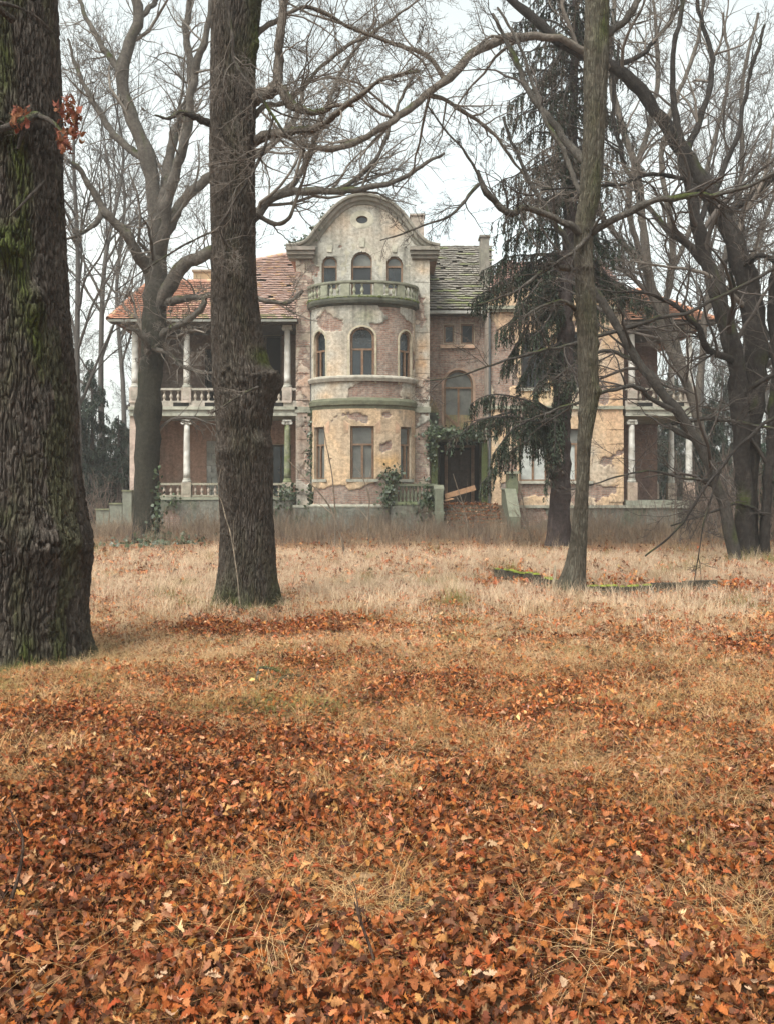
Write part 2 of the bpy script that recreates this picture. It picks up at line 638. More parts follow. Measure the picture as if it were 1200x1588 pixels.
def tubes(pts, rad, k):
    """(N,P,3) and (N,P) -> verts, quads"""
    n, p, _ = pts.shape
    tg = np.gradient(pts, axis=1)
    tg /= np.linalg.norm(tg, axis=2, keepdims=True) + 1e-9
    mean = tg.mean(1)
    ref = np.zeros((n, 3))
    ref[np.arange(n), np.abs(mean).argmin(1)] = 1
    a = np.cross(tg, ref[:, None, :])
    a /= np.linalg.norm(a, axis=2, keepdims=True) + 1e-9
    b = np.cross(tg, a)
    th = np.arange(k) * 2 * math.pi / k
    V = pts[:, :, None, :] + rad[:, :, None, None] * (np.cos(th)[:, None] * a[:, :, None, :] + np.sin(th)[:, None] * b[:, :, None, :])
    base = (np.arange(n) * p * k)[:, None, None]
    i = (np.arange(p - 1) * k)[None, :, None]
    j = np.arange(k)[None, None, :]
    j2 = (j + 1) % k
    Q = np.stack([base + i + j, base + i + j2, base + i + k + j2, base + i + k + j], -1).reshape(-1, 4)
    return V.reshape(-1, 3), Q


class Soup:
    def __init__(s):
        s.V, s.Q, s.C, s.n = [], [], [], 0

    def add(s, V, Q, col):
        s.V.append(V)
        s.Q.append(Q + s.n)
        c = np.empty((len(V), 3), np.float32)
        c[:] = col
        s.C.append(c)
        s.n += len(V)

    def build(s, name, mt, parent=None, kind=None, smooth=True):
        me = mesh_np(name, np.concatenate(s.V), np.concatenate(s.Q), np.concatenate(s.C), smooth)
        return link(name, me, mt, parent, kind)


def spawn(pts, rad, per, t0, ang, lr, P, rs, rmin, wob, up, r, t1=1.0, lmax=9.0, flat=1.0):
    """children of every polyline: vectorised"""
    n, p, _ = pts.shape
    L = np.linalg.norm(np.diff(pts, axis=1), axis=2).sum(1)
    per_n = r.poisson(per, n) if np.isscalar(per) else per
    idx = np.repeat(np.arange(n), per_n)
    m = len(idx)
    if m == 0:
        return np.zeros((0, P, 3)), np.zeros((0, P))
    t = r.uniform(t0, t1, m) * (p - 1)
    i = np.clip(t.astype(int), 0, p - 2)
    f = (t - i)[:, None]
    a, b = pts[idx, i], pts[idx, i + 1]
    o = a * (1 - f) + b * f
    tg = b - a
    tg /= np.linalg.norm(tg, axis=1, keepdims=True) + 1e-9
    rr = rad[idx, i] * (1 - f[:, 0]) + rad[idx, i + 1] * f[:, 0]
    q = r.normal(size=(m, 3))
    q[:, 1] *= flat
    q -= (q * tg).sum(1, keepdims=True) * tg
    q /= np.linalg.norm(q, axis=1, keepdims=True) + 1e-9
    an = r.uniform(*ang, m)[:, None]
    d = tg * np.cos(an) + q * np.sin(an)
    d[:, 2] += up
    ln = np.minimum(L[idx] * r.uniform(*lr, m) * (1.15 - 0.6 * t / (p - 1)), lmax)
    st = (ln / (P - 1))[:, None]
    out = np.empty((m, P, 3))
    out[:, 0] = o
    d /= np.linalg.norm(d, axis=1, keepdims=True)
    for k in range(1, P):
        d = d + r.normal(size=(m, 3)) * wob
        d[:, 2] += up * 0.35
        d /= np.linalg.norm(d, axis=1, keepdims=True)
        out[:, k] = out[:, k - 1] + d * st
    r0 = np.maximum(np.minimum(rr * rs, ln * .022), rmin)
    R_ = r0[:, None] * (1 - np.linspace(0, 1, P)[None, :] * 0.75)
    return out, np.maximum(R_, rmin * 0.6)


def limb_px(path, Y):
    """[(px, py, radius px, depth offset)] -> (m,4) x y z r in metres"""
    out = []
    for q in path:
        dy = q[3] if len(q) > 3 else 0
        y = Y + dy
        out.append((X(q[0], y), y, Z(q[1], y), q[2] * y / F))
    return np.array(out)


BARK_G = (0.072, 0.060, 0.052)


def limb_mesh(path4, n, k, col, seed=0, bark=0.12, moss=0.0):
    p = cat_path(path4, n)
    # kinks and knots: limbs change direction and girth unevenly
    jit = np.stack([gnoise(p[:, :3] * 1.7 + 5.1 * d_, seed + 70 + d_) + .5 * gnoise(p[:, :3] * 4.1 + 3.3 * d_, seed + 80 + d_) for d_ in range(3)], 1)
    env = np.clip(np.linspace(0, 1, n) * 6, 0, 1)[:, None]
    p[:, :3] += jit * env * np.clip(p[:, 3:4] * 1.5, .012, .07)
    p[:, 3] *= 1 + .30 * np.clip(gnoise(p[:, :3] * 3.3 + 9, seed + 90), -.3, 1) * env[:, 0]
    pts, rad = p[None, :, :3], np.maximum(p[None, :, 3], 0.003)
    V, Q = tubes(pts, rad, k)
    rr = np.repeat(rad[0], k)
    nz = fbm(V * np.array([7, 7, 3]) / max(0.35, rad.mean() * 7), 3, seed)
    c = np.repeat(pts[0], k, axis=0)
    V = V + (V - c) * (nz * bark * 2)[:, None]
    C = np.array(col)[None] * (1 + 0.35 * fbm(V * 2.2, 3, seed + 9))[:, None]
    if moss:
        up = (V - c)[:, 2] / (rr + 1e-6)
        mk = np.clip((fbm(V * 1.7, 3, seed + 4) + up * 0.5 - 0.55 + moss) * 2.5, 0, 1)[:, None]
        C = C * (1 - mk) + np.array((0.060, 0.070, 0.022)) * mk
    return V, Q, C, pts, rad


def crown(parent, limbs, levels, col, seed, name='crown', extra=None):
    """twigs on a list of (pts,rad) limbs; levels: dicts for spawn + sides"""
    r = np.random.default_rng(seed)
    S = Soup()
    P0 = 14
    pts = np.concatenate([np.stack([np.stack([np.interp(np.linspace(0, 1, P0), np.linspace(0, 1, l[0].shape[1]), l[0][0, :, d]) for d in range(3)], 1)]) for l in limbs])
    rad = np.concatenate([np.interp(np.linspace(0, 1, P0), np.linspace(0, 1, l[1].shape[1]), l[1][0])[None] for l in limbs])
    cur = (pts, rad)
    tot = 0
    for lv in levels:
        lv = dict(lv)
        k = lv.pop('k')
        keep = lv.pop('keep', 0)
        new = spawn(cur[0], cur[1], r=r, **lv)
        if len(new[0]):
            V, Q = tubes(new[0], new[1], k)
            cc = np.array(col)[None] * (1 + 0.3 * r.normal(size=(len(new[0]), 1)) * 0.5)
            cc = np.repeat(np.clip(cc, 0.01, 1), new[0].shape[1] * k, axis=0)
            S.add(V, Q, cc)
        tot += len(new[0])
        if keep and len(new[0]):
            # the next level also grows on part of this level's parents
            sel = r.random(len(cur[0])) < keep
            q = cur[0][sel]
            if len(q):
                ii = np.linspace(0, q.shape[1] - 1, new[0].shape[1]).round().astype(int)
                new = (np.concatenate([new[0], q[:, ii]]), np.concatenate([new[1], cur[1][sel][:, ii]]))
        cur = new
    if S.n:
        o = S.build(name, M_TWIG, parent, 'stuff')
        return o


def trunk_mesh(path4, nu, nv, amp, fu, fv, seed, bumps=(), roots=0, zmoss=None, col=BARK_G, low=0.05, mossf=None):
    """path4 (m,4); displacement by ridged noise; bumps: (px x side angle, z, dz, dtheta, height)"""
    p = cat_path(path4, nv)
    th = np.linspace(0, 2 * math.pi, nu, endpoint=False)
    th = th - 0.5 * np.sin(th + math.pi / 2)          # finer mesh on the side the clearing looks at
    tg = np.gradient(p[:, :3], axis=0)
    tg /= np.linalg.norm(tg, axis=1, keepdims=True)
    ex = np.array([1.0, 0, 0]) - tg * tg[:, :1]
    ex /= np.linalg.norm(ex, axis=1, keepdims=True)
    ey = np.cross(tg, ex)
    # theta 0 points to +x (right), theta = -90 deg points to the camera
    U = np.cos(th)[None, :, None] * ex[:, None] + np.sin(th)[None, :, None] * ey[:, None]
    r0 = np.maximum(p[:, 3], 0.004)
    Pz = np.repeat(p[:, 2], nu)
    T = np.tile(th, nv)
    Rr = np.repeat(r0, nu)
    base = U.reshape(-1, 3)
    rmean = r0.mean()
    q = base * rmean
    q[:, 2] = Pz
    disp = low * Rr * fbm(q * np.array([1.6, 1.6, 0.8]) / max(rmean, .2) * 0.5, 3, seed)
    if roots:
        a = np.exp(-np.maximum(Pz, 0) / 0.22)
        disp += a * Rr * 0.20 * (gnoise(np.stack([np.cos(T) * 1.7, np.sin(T) * 1.7, Pz * 0.8], 1), seed + 5) + 0.3 * np.cos(T * roots))
    wild = np.zeros(len(T), np.float32)
    for (ta, zc, dt, dz, hgt) in bumps:
        da = (T - math.radians(ta) + math.pi) % (2 * math.pi) - math.pi
        g = np.exp(-(da / math.radians(dt)) ** 2 - ((Pz - zc) / dz) ** 2)
        disp += hgt * g * (1 + .9 * gnoise(q * 5 + 31, seed + 40))
        wild = np.maximum(wild, g)
    warp = np.stack([gnoise(q * 2.2 + 3, seed + 1), gnoise(q * 2.2 + 11, seed + 2), gnoise(q * 2.2 + 23, seed + 3)], 1)
    w2 = q + warp * np.array([1, 1, .6]) * (0.012 + 0.05 * wild[:, None])
    n1 = np.abs(gnoise(w2 * np.array([fu, fu, fv]), seed + 6))
    n2_ = np.abs(gnoise(w2 * np.array([fu * 0.62, fu * 0.62, fv * 1.9]) + 7.7, seed + 7))
    n3_ = np.abs(gnoise(w2 * np.array([fu * 1.55, fu * 1.55, fv * 1.2]) + 3.1, seed + 12))
    ridge = np.minimum(sstep(0.01, 0.15, n1), 0.15 + 0.85 * sstep(0.0, 0.09, n2_))
    ridge = np.minimum(ridge, 0.45 + 0.55 * sstep(0.0, 0.13, n3_))
    fine = fbm(q * np.array([fu * 3.2, fu * 3.2, fv * 4]), 3, seed + 8)
    tame = 1.0 if rmean > 0.1 else 0.6
    disp += amp * tame * (ridge + 0.28 * fine) * (1 + 0.8 * wild)
    V = np.repeat(p[:, :3], nu, axis=0) + base * (Rr + disp - 0.95 * amp)[:, None]
    C = np.array(col)[None] * (1 + 0.22 * fbm(q * np.array([2.5, 2.5, 1.2]), 3, seed + 20) + 0.25 * fine)[:, None]
    crust_shade = np.clip(ridge * (.75 + .8 * fbm(q * np.array([4, 4, 2]), 3, seed + 50)), 0, 1)[:, None]     # ridges greyed as weathered cork; furrows tinted darker, deepening their shade in the colour
    C = C * (1 - crust_shade * .55) * np.array((.80, .74, .70)) + crust_shade * .55 * np.array(col)[None] * np.array((1.55, 1.6, 1.6))
    if mossf is not None:
        mk = np.clip(mossf(T, Pz, fbm(q * np.array([3.0, 3.0, 1.1]), 4, seed + 30)), 0, 1)[:, None] * (0.35 + 0.65 * sstep(0.1, 0.8, ridge))[:, None]
        g = np.array((0.060, 0.070, 0.020))[None] * (1 + 0.5 * fine)[:, None]
        C = C * (1 - mk) + g * mk
    i = (np.arange(nv - 1) * nu)[:, None]
    j = np.arange(nu)[None]
    j2 = (j + 1) % nu
    Q = np.stack([i + j, i + j2, i + nu + j2, i + nu + j], -1).reshape(-1, 4)
    return mesh_np('trunk', V, Q, np.clip(C, 0.004, 1)), p


def scatter(name, P, rot, scl, idx, col, variants, label=None):
    """stuff: instances of the meshes in variants on the points P"""
    me = bpy.data.meshes.new(name)
    me.vertices.add(len(P))
    me.vertices.foreach_set('co', np.asarray(P, np.float32).ravel())
    for nm, ty, key, dat in (('rot', 'FLOAT_VECTOR', 'vector', rot), ('scl', 'FLOAT', 'value', scl), ('idx', 'INT', 'value', idx)):
        a = me.attributes.new(nm, ty, 'POINT')
        a.data.foreach_set(key, np.ascontiguousarray(dat, np.int32 if ty == 'INT' else np.float32).ravel())
    c = np.ones((len(P), 4), np.float32)
    c[:, :3] = col
    a = me.attributes.new('col', 'FLOAT_COLOR', 'POINT')
    a.data.foreach_set('color', c.ravel())
    co = bpy.data.collections.new(name + ' pieces')
    for k, (vm, mt) in enumerate(variants):
        if not vm.materials:
            vm.materials.append(mt)
        co.objects.link(bpy.data.objects.new('%s_piece_%02d' % (name, k), vm))
    ng = bpy.data.node_groups.new(name, 'GeometryNodeTree')
    ng.interface.new_socket('Geometry', in_out='INPUT', socket_type='NodeSocketGeometry')
    ng.interface.new_socket('Geometry', in_out='OUTPUT', socket_type='NodeSocketGeometry')
    gi, go = ng.nodes.new('NodeGroupInput'), ng.nodes.new('NodeGroupOutput')
    ci = ng.nodes.new('GeometryNodeCollectionInfo')
    ci.inputs[0].default_value = co
    ci.inputs[1].default_value = True
    ci.inputs[2].default_value = True
    ip = ng.nodes.new('GeometryNodeInstanceOnPoints')
    ip.inputs['Pick Instance'].default_value = True

    def na(nm, ty):
        x = ng.nodes.new('GeometryNodeInputNamedAttribute')
        x.data_type = ty
        x.inputs[0].default_value = nm
        return x.outputs[0]
    e2r = ng.nodes.new('FunctionNodeEulerToRotation')
    Lk = ng.links.new
    Lk(na('rot', 'FLOAT_VECTOR'), e2r.inputs[0])
    Lk(gi.outputs[0], ip.inputs['Points'])
    Lk(ci.outputs[0], ip.inputs['Instance'])
    Lk(na('idx', 'INT'), ip.inputs['Instance Index'])
    Lk(e2r.outputs[0], ip.inputs['Rotation'])
    Lk(na('scl', 'FLOAT'), ip.inputs['Scale'])
    Lk(ip.outputs[0], go.inputs[0])
    o = bpy.data.objects.new(name, me)
    COL.objects.link(o)
    md = o.modifiers.new('scatter', 'NODES')
    md.node_group = ng
    o['kind'] = 'stuff'
    if label:
        o['label'] = label
    return o

# ------------------------------------------------------------------ the ground
def axis(vals):
    out = []
    for a, b, st in vals:
        out += list(np.arange(a, b, st))
    return np.array(out + [vals[-1][1]])


gx = axis([(-190, -40, 15), (-40, -14, 2), (-14, -7, .5), (-7, 7, .14), (7, 14, .5), (14, 40, 2), (40, 190, 15)])
gy = axis([(-60, -4, 8), (-4, 2, 1), (2, 16, .14), (16, 46, .5), (46, 80, 3), (80, 330, 25)])
GX, GY = np.meshgrid(gx, gy)
GZ = ground_h(GX, GY) + 0.02 * n2(GX.ravel(), GY.ravel(), 3.0, 2, 5).reshape(GX.shape)
V = np.stack([GX, GY, GZ], -1).reshape(-1, 3)
nx = len(gx)
ii = (np.arange(len(gy) - 1) * nx)[:, None]
jj = np.arange(nx - 1)[None]
Q = np.stack([ii + jj, ii + jj + 1, ii + nx + jj + 1, ii + nx + jj], -1).reshape(-1, 4)
ground = link('ground', mesh_np('ground', V, Q), M_GROUND, kind='structure')

# ------------------------------------------------------------------ the villa
T = 44.4                                   # distance of the two tower fronts
CREAM, GREY, PINK, ORANGE = (0.56, 0.395, 0.255), (0.42, 0.395, 0.345), (0.36, 0.235, 0.18), (0.46, 0.27, 0.14)
MOSSC, STONE, DARKST = (0.10, 0.115, 0.04), (0.36, 0.34, 0.29), (0.19, 0.185, 0.155)
villa = thing('abandoned_villa', 'derelict two-storey villa with flaking plaster, round bay tower, columned loggias and orange tiled roofs', 'house', (X(600, T), T + 3, 0))


def flat(Y):
    return lambda s, z, d: (s, Y - d, z)


BA, BB, BR, BC = 2.33, 1.55, 2.0, X(563, T)


def bay(s, z, d):
    f = s / BR
    nx_, ny_ = math.sin(f) / BA, -math.cos(f) / BB
    k = math.hypot(nx_, ny_)
    return (BC + BA * math.sin(f) + d * nx_ / k, T - BB * math.cos(f) + d * ny_ / k, z)


def arch(c, z0, z1, w, round_=True, n=12, grow=0.0):
    """outline from bottom left, clockwise over the top; an open list (closed at the sill)"""
    h = w / 2 + grow
    if not round_:
        return [(c - h, z0 - grow), (c - h, z1 + grow), (c + h, z1 + grow), (c + h, z0 - grow)]
    zs = z1 - w / 2
    return [(c - h, z0 - grow)] + [(c - h * math.cos(math.pi * k / n), zs + h * math.sin(math.pi * k / n)) for k in range(n + 1)] + [(c + h, z0 - grow)]


def in_arch(s, z, c, z0, z1, w, round_):
    zs = z1 - w / 2 if round_ else z1
    r = (np.abs(s - c) < w / 2) & (z > z0) & (z < zs)
    if round_:
        r |= ((s - c) ** 2 + (z - zs) ** 2 < (w / 2) ** 2) & (z >= zs)
    return r


def wall(name, s0, s1, z0, z1, fm, paint, holes=(), cut=None, cell=0.05, parent=villa):
    ns, nz = max(2, round((s1 - s0) / cell)) + 1, max(2, round((z1 - z0) / cell)) + 1
    s, z = np.linspace(s0, s1, ns), np.linspace(z0, z1, nz)
    S, Zz = np.meshgrid(s, z)
    col, mk = paint(S.ravel(), Zz.ravel())
    d = 0.045 * sstep(0.4, 0.6, mk) + 0.008 * n2(S.ravel(), Zz.ravel(), 4, 2, 31)
    V = np.array([fm(a, b, c) for a, b, c in zip(S.ravel(), Zz.ravel(), d)])
    i = (np.arange(nz - 1) * ns)[:, None]
    j = np.arange(ns - 1)[None]
    Q = np.stack([i + j, i + j + 1, i + ns + j + 1, i + ns + j], -1).reshape(-1, 4)
    cs, cz = S.ravel()[Q].mean(1), Zz.ravel()[Q].mean(1)
    keep = np.ones(len(Q), bool)
    for h in holes:
        keep &= ~in_arch(cs, cz, *h)
    if cut is not None:
        keep &= ~cut(cs, cz)
    c4 = np.concatenate([col, mk[:, None]], 1)
    suv = np.stack([S.ravel(), Zz.ravel(), np.zeros(S.size)], 1)
    return link(name, mesh_np(name, V, Q[keep], c4, True, suv), M_FAC, parent)


def painter(base, spots=(), cols=(), streaks=(), bias=0.25, sc=1.1, seed=0, var=((GREY, .5), (PINK, .4))):
    """plaster mask and colour on (s,z). spots: (s,z,rs,rz,amount) lift (+) or strip (-) the plaster; cols: (s,z,rs,rz,colour,amount)"""
    def f(s, z):
        m = bias + 0.75 * n2(s, z, sc, 5, seed)
        for a, b, ra, rb, k in spots:
            m = m + k * np.exp(-((s - a) / ra) ** 2 - ((z - b) / rb) ** 2)
        mk = sstep(-0.06, 0.06, m)
        col = np.repeat(np.array(base, np.float32)[None], len(s), 0)
        for k, (c, am) in enumerate(var):
            t = (sstep(0.0, 0.45, n2(s, z, 0.7, 4, seed + 40 + k)) * am)[:, None]
            col = col * (1 - t) + np.array(c) * t
        for a, b, ra, rb, c, am in cols:
            g = np.exp(-((s - a) / ra) ** 2 - ((z - b) / rb) ** 2) * am * (0.75 + 0.6 * n2(s, z, 1.8, 3, seed + 3))
            g = np.clip(g, 0, 1)[:, None]
            col = col * (1 - g) + np.array(c) * g
        for a, zt_, ra, ln_, am in streaks:              # run-off stains below sills, slabs and gutters
            u = np.clip((zt_ - z) / ln_, 0, 1)
            g = np.exp(-((s - a) / (ra * (1 - .4 * u))) ** 2) * (z < zt_) * (1 - u) ** .8
            g = g * am * np.clip(.55 + 1.5 * n2(s * 5, z * .35, 1, 3, seed + 60), 0, 1.3)
            g = np.clip(g, 0, .9)[:, None]
            col = col * (1 - g) + np.array((.068, .064, .050)) * g
        return np.clip(col, 0, 1), mk
    return f


def window(fm, c, z0, z1, w, round_=True, transom=None, mull=True, pane=None, top_pane=None, fr=0.075, surround=None, sill=True, wood=None, depth=0.16, parent=villa, name='window', mull_top=False):
    wood = wood or M_WOODW
    pane = pane or M_PANE_DARK
    top_pane = top_pane or pane
    o, i_ = arch(c, z0, z1, w, round_), arch(c, z0, z1, w, round_, grow=-fr)
    mb = MB()
    mb.ring(o, i_, -depth, -depth + 0.09, fm)
    win = mb.build(name, wood, parent)
    rv = MB()
    o2 = arch(c, z0, z1, w, round_, grow=0.012)
    o3 = arch(c, z0, z1, w, round_, grow=0.05)
    rv.ring(o3, o2, -depth - 0.12, 0.03, fm, (0.40, 0.32, 0.24))
    rv.build('reveal', M_ATTR, win)
    if surround:
        sw, sd, sc = surround
        mb = MB()
        a = arch(c, z0, z1, w, round_, grow=0.02)
        b = arch(c, z0, z1, w, round_, grow=sw)
        mb.ring(a, b, -0.02, sd, fm, sc, closed=False)
        mb.build('surround', M_ATTR, win)
    ti = transom if transom is not None else None
    if ti is not None:
        mb = MB()
        mb.prism([(c - w / 2 + fr, ti - .04), (c - w / 2 + fr, ti + .04), (c + w / 2 - fr, ti + .04), (c + w / 2 - fr, ti - .04)], -depth - .01, -depth + 0.10, fm)
        mb.build('transom', wood, win)
    ztop = (ti - .04) if ti is not None else (z1 - fr)
    if mull:
        mb = MB()
        mb.prism([(c - .045, z0 + fr), (c - .045, ztop), (c + .045, ztop), (c + .045, z0 + fr)], -depth - .008, -depth + 0.095, fm)
        mb.build('mullion', wood, win)

    def leafpane(out, p):
        mb = MB()
        mb.prism(out, -depth - 0.012, -depth + 0.012 + 0.006 * random.random(), fm)
        q = mb.build('pane', p, win)
        return q
    zb = z0 + fr
    if ti is None and round_:
        leafpane(i_, pane)
    else:
        if mull:
            leafpane([(c - w / 2 + fr, zb), (c - w / 2 + fr, ztop), (c - .045, ztop), (c - .045, zb)], pane)
            leafpane([(c + .045, zb), (c + .045, ztop), (c + w / 2 - fr, ztop), (c + w / 2 - fr, zb)], pane)
        else:
            leafpane([(c - w / 2 + fr, zb), (c - w / 2 + fr, ztop), (c + w / 2 - fr, ztop), (c + w / 2 - fr, zb)], pane)
        if ti is not None:
            if round_:
                up = [(c - w / 2 + fr, ti + .04)] + [p for p in i_ if p[1] > ti + .05] + [(c + w / 2 - fr, ti + .04)]
            else:
                up = [(c - w / 2 + fr, ti + .04), (c - w / 2 + fr, z1 - fr), (c + w / 2 - fr, z1 - fr), (c + w / 2 - fr, ti + .04)]
            leafpane(up, top_pane)
    if sill:
        mb = MB()
        mb.prism([(c - w / 2 - .14, z0 - .12), (c - w / 2 - .14, z0 + .01), (c + w / 2 + .14, z0 + .01), (c + w / 2 + .14, z0 - .12)], -depth, 0.12, fm, STONE)
        mb.build('sill', M_ATTR, win)
    return win


def zt(py):
    return Z(py, T)


def xt(px):
    return X(px, T)


# --- tower front wall -------------------------------------------------
TL, TR = xt(460), xt(665)
TC = xt(562)
gable_px = [(445, 385), (462, 384), (478, 377), (490, 362), (503, 345), (520, 326), (540, 312), (562, 307), (584, 310), (605, 319), (622, 333), (636, 352), (648, 368), (662, 380), (681, 385)]
gable = cat_path([(xt(a), zt(b)) for a, b in gable_px], 60)


def gable_top(s):
    return np.interp(s, gable[:, 0], gable[:, 1] - 0.05)


zFl, zBand, zLedge, zBal = zt(783), zt(630), zt(594), zt(478)
tower_paint = painter(GREY, bias=0.30, seed=2, var=((CREAM, .22), ((.24, .225, .19), .45)),
                      streaks=[(TC - 1.3, zt(397), .25, 1.6, .6), (TC + 1.4, zt(397), .3, 1.4, .6), (TL + .9, zt(384), .3, 2.2, .7), (TR - 1.0, zt(384), .3, 2.4, .7), (TC, zt(355), .5, .8, .35), (TR - .35, zt(470), .3, 2.0, .6), (TL + .35, zt(404), .3, 1.4, .7), (TL + .3, zt(500), .35, 2.5, .5), (TC - .8, zt(310), .4, 1.6, .5), (TC + .9, zt(312), .4, 1.8, .5), (TC - .95, zt(445), .25, 1.0, .5), (TC + .8, zt(445), .3, 1.0, .5), (TR - .35, zt(640), .3, 2.5, .5), (TL + .35, zt(645), .35, 2.5, .45)],
                      spots=[(TL + .35, zt(450), .45, 1.0, -1.3), (TL + .35, zt(540), .5, 1.6, -.9), (TL + .4, zt(720), .5, 2.0, -.3), (TR - .5, zt(480), .3, .9, -1.0), (TR - .3, zt(700), .6, 1.6, -1.1), (TR - .4, zt(600), .5, .7, -.5), (TC, zt(370), .18, .4, -.5), (TC, zt(420), 2, 1, .4), (TC, zt(340), 2, 1, .5)],
                      cols=[(TL + .35, zt(620), .45, 1.2, PINK, .8), (TL + .35, zt(700), .45, 2, PINK, .9), (TL + .35, zt(580), .4, .7, (.50, .27, .17), .8), (TR - .35, zt(560), .45, 1.1, ORANGE, .9), (TR - .35, zt(600), .4, .5, PINK, .5), (TC - 1.2, zt(345), .8, .4, ORANGE, .5), (TC + 1.6, zt(350), .7, .5, ORANGE, .55), (TR - .3, zt(415), .5, .35, CREAM, .8), (TL + .35, zt(415), .5, .5, (.48, .36, .27), .9), (TC, zt(316), 1.2, .2, (.50, .33, .2), .5)])
top_wins = [(xt(511.5), zt(449), zt(397), .70), (xt(561.5), zt(470), zt(390), .96), (xt(611.5), zt(449), zt(397), .74)]
oval_c = (xt(561.5), zt(340.5))
bayL, bayR = BC - BA, BC + BA


def tower_cut(s, z):
    k = z > gable_top(s)
    k |= ((s - oval_c[0]) / .30) ** 2 + ((z - oval_c[1]) / .20) ** 2 < 1
    k |= (np.abs(s - BC) < BA - .1) & (z < zt(484)) & (z > zFl - .3)
    return k


wall('tower_wall', TL, TR, -0.2, zt(303), flat(T), tower_paint, [(w[0], w[1], w[2], w[3], True) for w in top_wins], tower_cut)
for k, (c, z0, z1, w) in enumerate(top_wins):
    window(flat(T), c, z0, z1, w, True, transom=zt(413), mull=False, pane=(M_PANE_DARK, M_PANE_BLACK, M_PANE_DARK)[k], top_pane=M_PANE_GREY, surround=(.10, .035, (.40, .37, .31)), sill=False)
# blind label mouldings and keystones over the top windows
mb = MB()
c, z0, z1, w = top_wins[1]
mb.ring(arch(c, z1 - .75, z1, w, grow=.20), arch(c, z1 - .75, z1, w, grow=.46), 0.0, .045, flat(T), (.42, .38, .31), closed=False)
mb.build('arch_moulding', M_ATTR, villa)
for c, w, h, zz in ((xt(561.5), .26, .42, zt(383)), (xt(511.5), .24, .30, zt(391)), (xt(611.5), .24, .30, zt(391))):
    mb = MB()
    mb.prism([(c - w * .4, zz), (c - w * .55, zz + h), (c + w * .55, zz + h), (c + w * .4, zz)], 0, .09, flat(T), (.42, .39, .32))
    mb.build('keystone', M_ATTR, villa)
mb = MB()
zz = zt(412)
for a, b in ((TL + .9, top_wins[0][0] - .47), (top_wins[0][0] + .47, top_wins[1][0] - .6), (top_wins[1][0] + .6, top_wins[2][0] - .49), (top_wins[2][0] + .49, TR - .85)):
    mb.box(a, b, T - .05, T, zz - .03, zz + .03, (.40, .37, .30))
mb.build('string_course', M_ATTR, villa, 'stuff')
# oval window
n = 28
ov = lambda a, b: [(oval_c[0] + a * math.cos(t) * (1 if True else 0), oval_c[1] + b * math.sin(t)) for t in np.linspace(0, 2 * math.pi, n, endpoint=False)]
mb = MB()
mb.ring(ov(.29, .19), ov(.25, .155), -.14, -.05, flat(T))
ow = mb.build('oval_window', M_WOODW, villa)
mb = MB()
mb.ring(ov(.27, .18), ov(.54, .42), -.16, .05, flat(T), (.46, .42, .34))
mb.build('surround', M_ATTR, ow)
mb = MB()
mb.prism(ov(.26, .165), -.12, -.10, flat(T))
mb.build('pane', M_PANE_BLACK, ow)


def sweep(curve, prof, fm, col):
    """profile [(normal offset, depth)] swept along an open (s,z) curve"""
    cv = np.asarray(curve)
    t = np.gradient(cv, axis=0)
    t /= np.linalg.norm(t, axis=1, keepdims=True)
    nrm = np.stack([-t[:, 1], t[:, 0]], 1)
    m, p = len(cv), len(prof)
    vs = [fm(cv[i, 0] + nrm[i, 0] * a, cv[i, 1] + nrm[i, 1] * a, d) for i in range(m) for a, d in prof]
    fs = [(i * p + j, i * p + (j + 1) % p, (i + 1) * p + (j + 1) % p, (i + 1) * p + j) for i in range(m - 1) for j in range(p)]
    fs += [tuple(range(p)), tuple((m - 1) * p + j for j in range(p))[::-1]]
    return vs, fs


mb = MB()
mb.add(*sweep(gable, [(-.30, -.05), (-.30, .10), (-.20, .14), (-.14, .26), (-.02, .30), (.02, .42), (.10, .44), (.14, .40), (.14, -.05)], flat(T), None), (.25, .225, .195))
mb.build('gable_cornice', M_ATTR, villa)
# curved tiled roof behind the gable
mb = MB()
mb.add(*sweep(gable, [(-.12, -7.5), (-.12, -.055), (.13, -.055), (.13, -7.5)], flat(T), None), (.30, .17, .12))
mb.build('gable_roof', M_TILE, villa)
# entablature blocks at the two feet of the gable
for a, b in ((xt(446), xt(489)), (xt(636), xt(680))):
    mb = MB()
    for k, (ex, z0_, z1_, d) in enumerate(((-.10, zt(402), zt(397), .14), (-.02, zt(396.6), zt(391), .26), (.04, zt(390.5), zt(385), .36))):
        mb.box(a - ex * .6, b + ex * .6, T - d - .09, T + .4, z0_, z1_, (.235, .20, .175))
    mb.build('entablature', M_ATTR, villa)
# corner pilasters with rusticated blocks
for name, a, b, seed in (('pilaster', TL - .02, xt(484), 3), ('pilaster', xt(641.5), TR + .02, 8)):
    z_ = zt(402)
    blocks, k = [], 0
    ys = [404, 438, 470] + list(np.arange(495, 622, 21)) + list(np.arange(640, 782, 21))
    pil = None
    for k in range(len(ys) - 1):
        za, zb = zt(ys[k + 1]) + .012, zt(ys[k]) - .012
        if ys[k] < 630 < ys[k + 1]:
            continue
        off = .045
        o = wall('pilaster_block', a, b, za, zb, (lambda s, z, d, off=off: (s, T - d - off, z)), tower_paint, cell=.06)
        mb = MB()
        mb.box(a, b, T - off + .001, T + .02, za, zb, (.40, .32, .26))
        e = mb.build('block_body', M_ATTR, o)
# floor band across the pilasters
mb = MB()
for a, b in ((TL - .06, bayL + .02), (bayR - .02, TR + .06)):
    mb.box(a, b, T - .14, T, zt(640), zt(631), (.30, .29, .24))
mb.build('floor_band', M_ATTR, villa, 'stuff')

# --- bay ---------------------------------------------------------------
S90 = BR * math.pi / 2


def bz(py, yy=T - BB):
    return Z(py, yy)


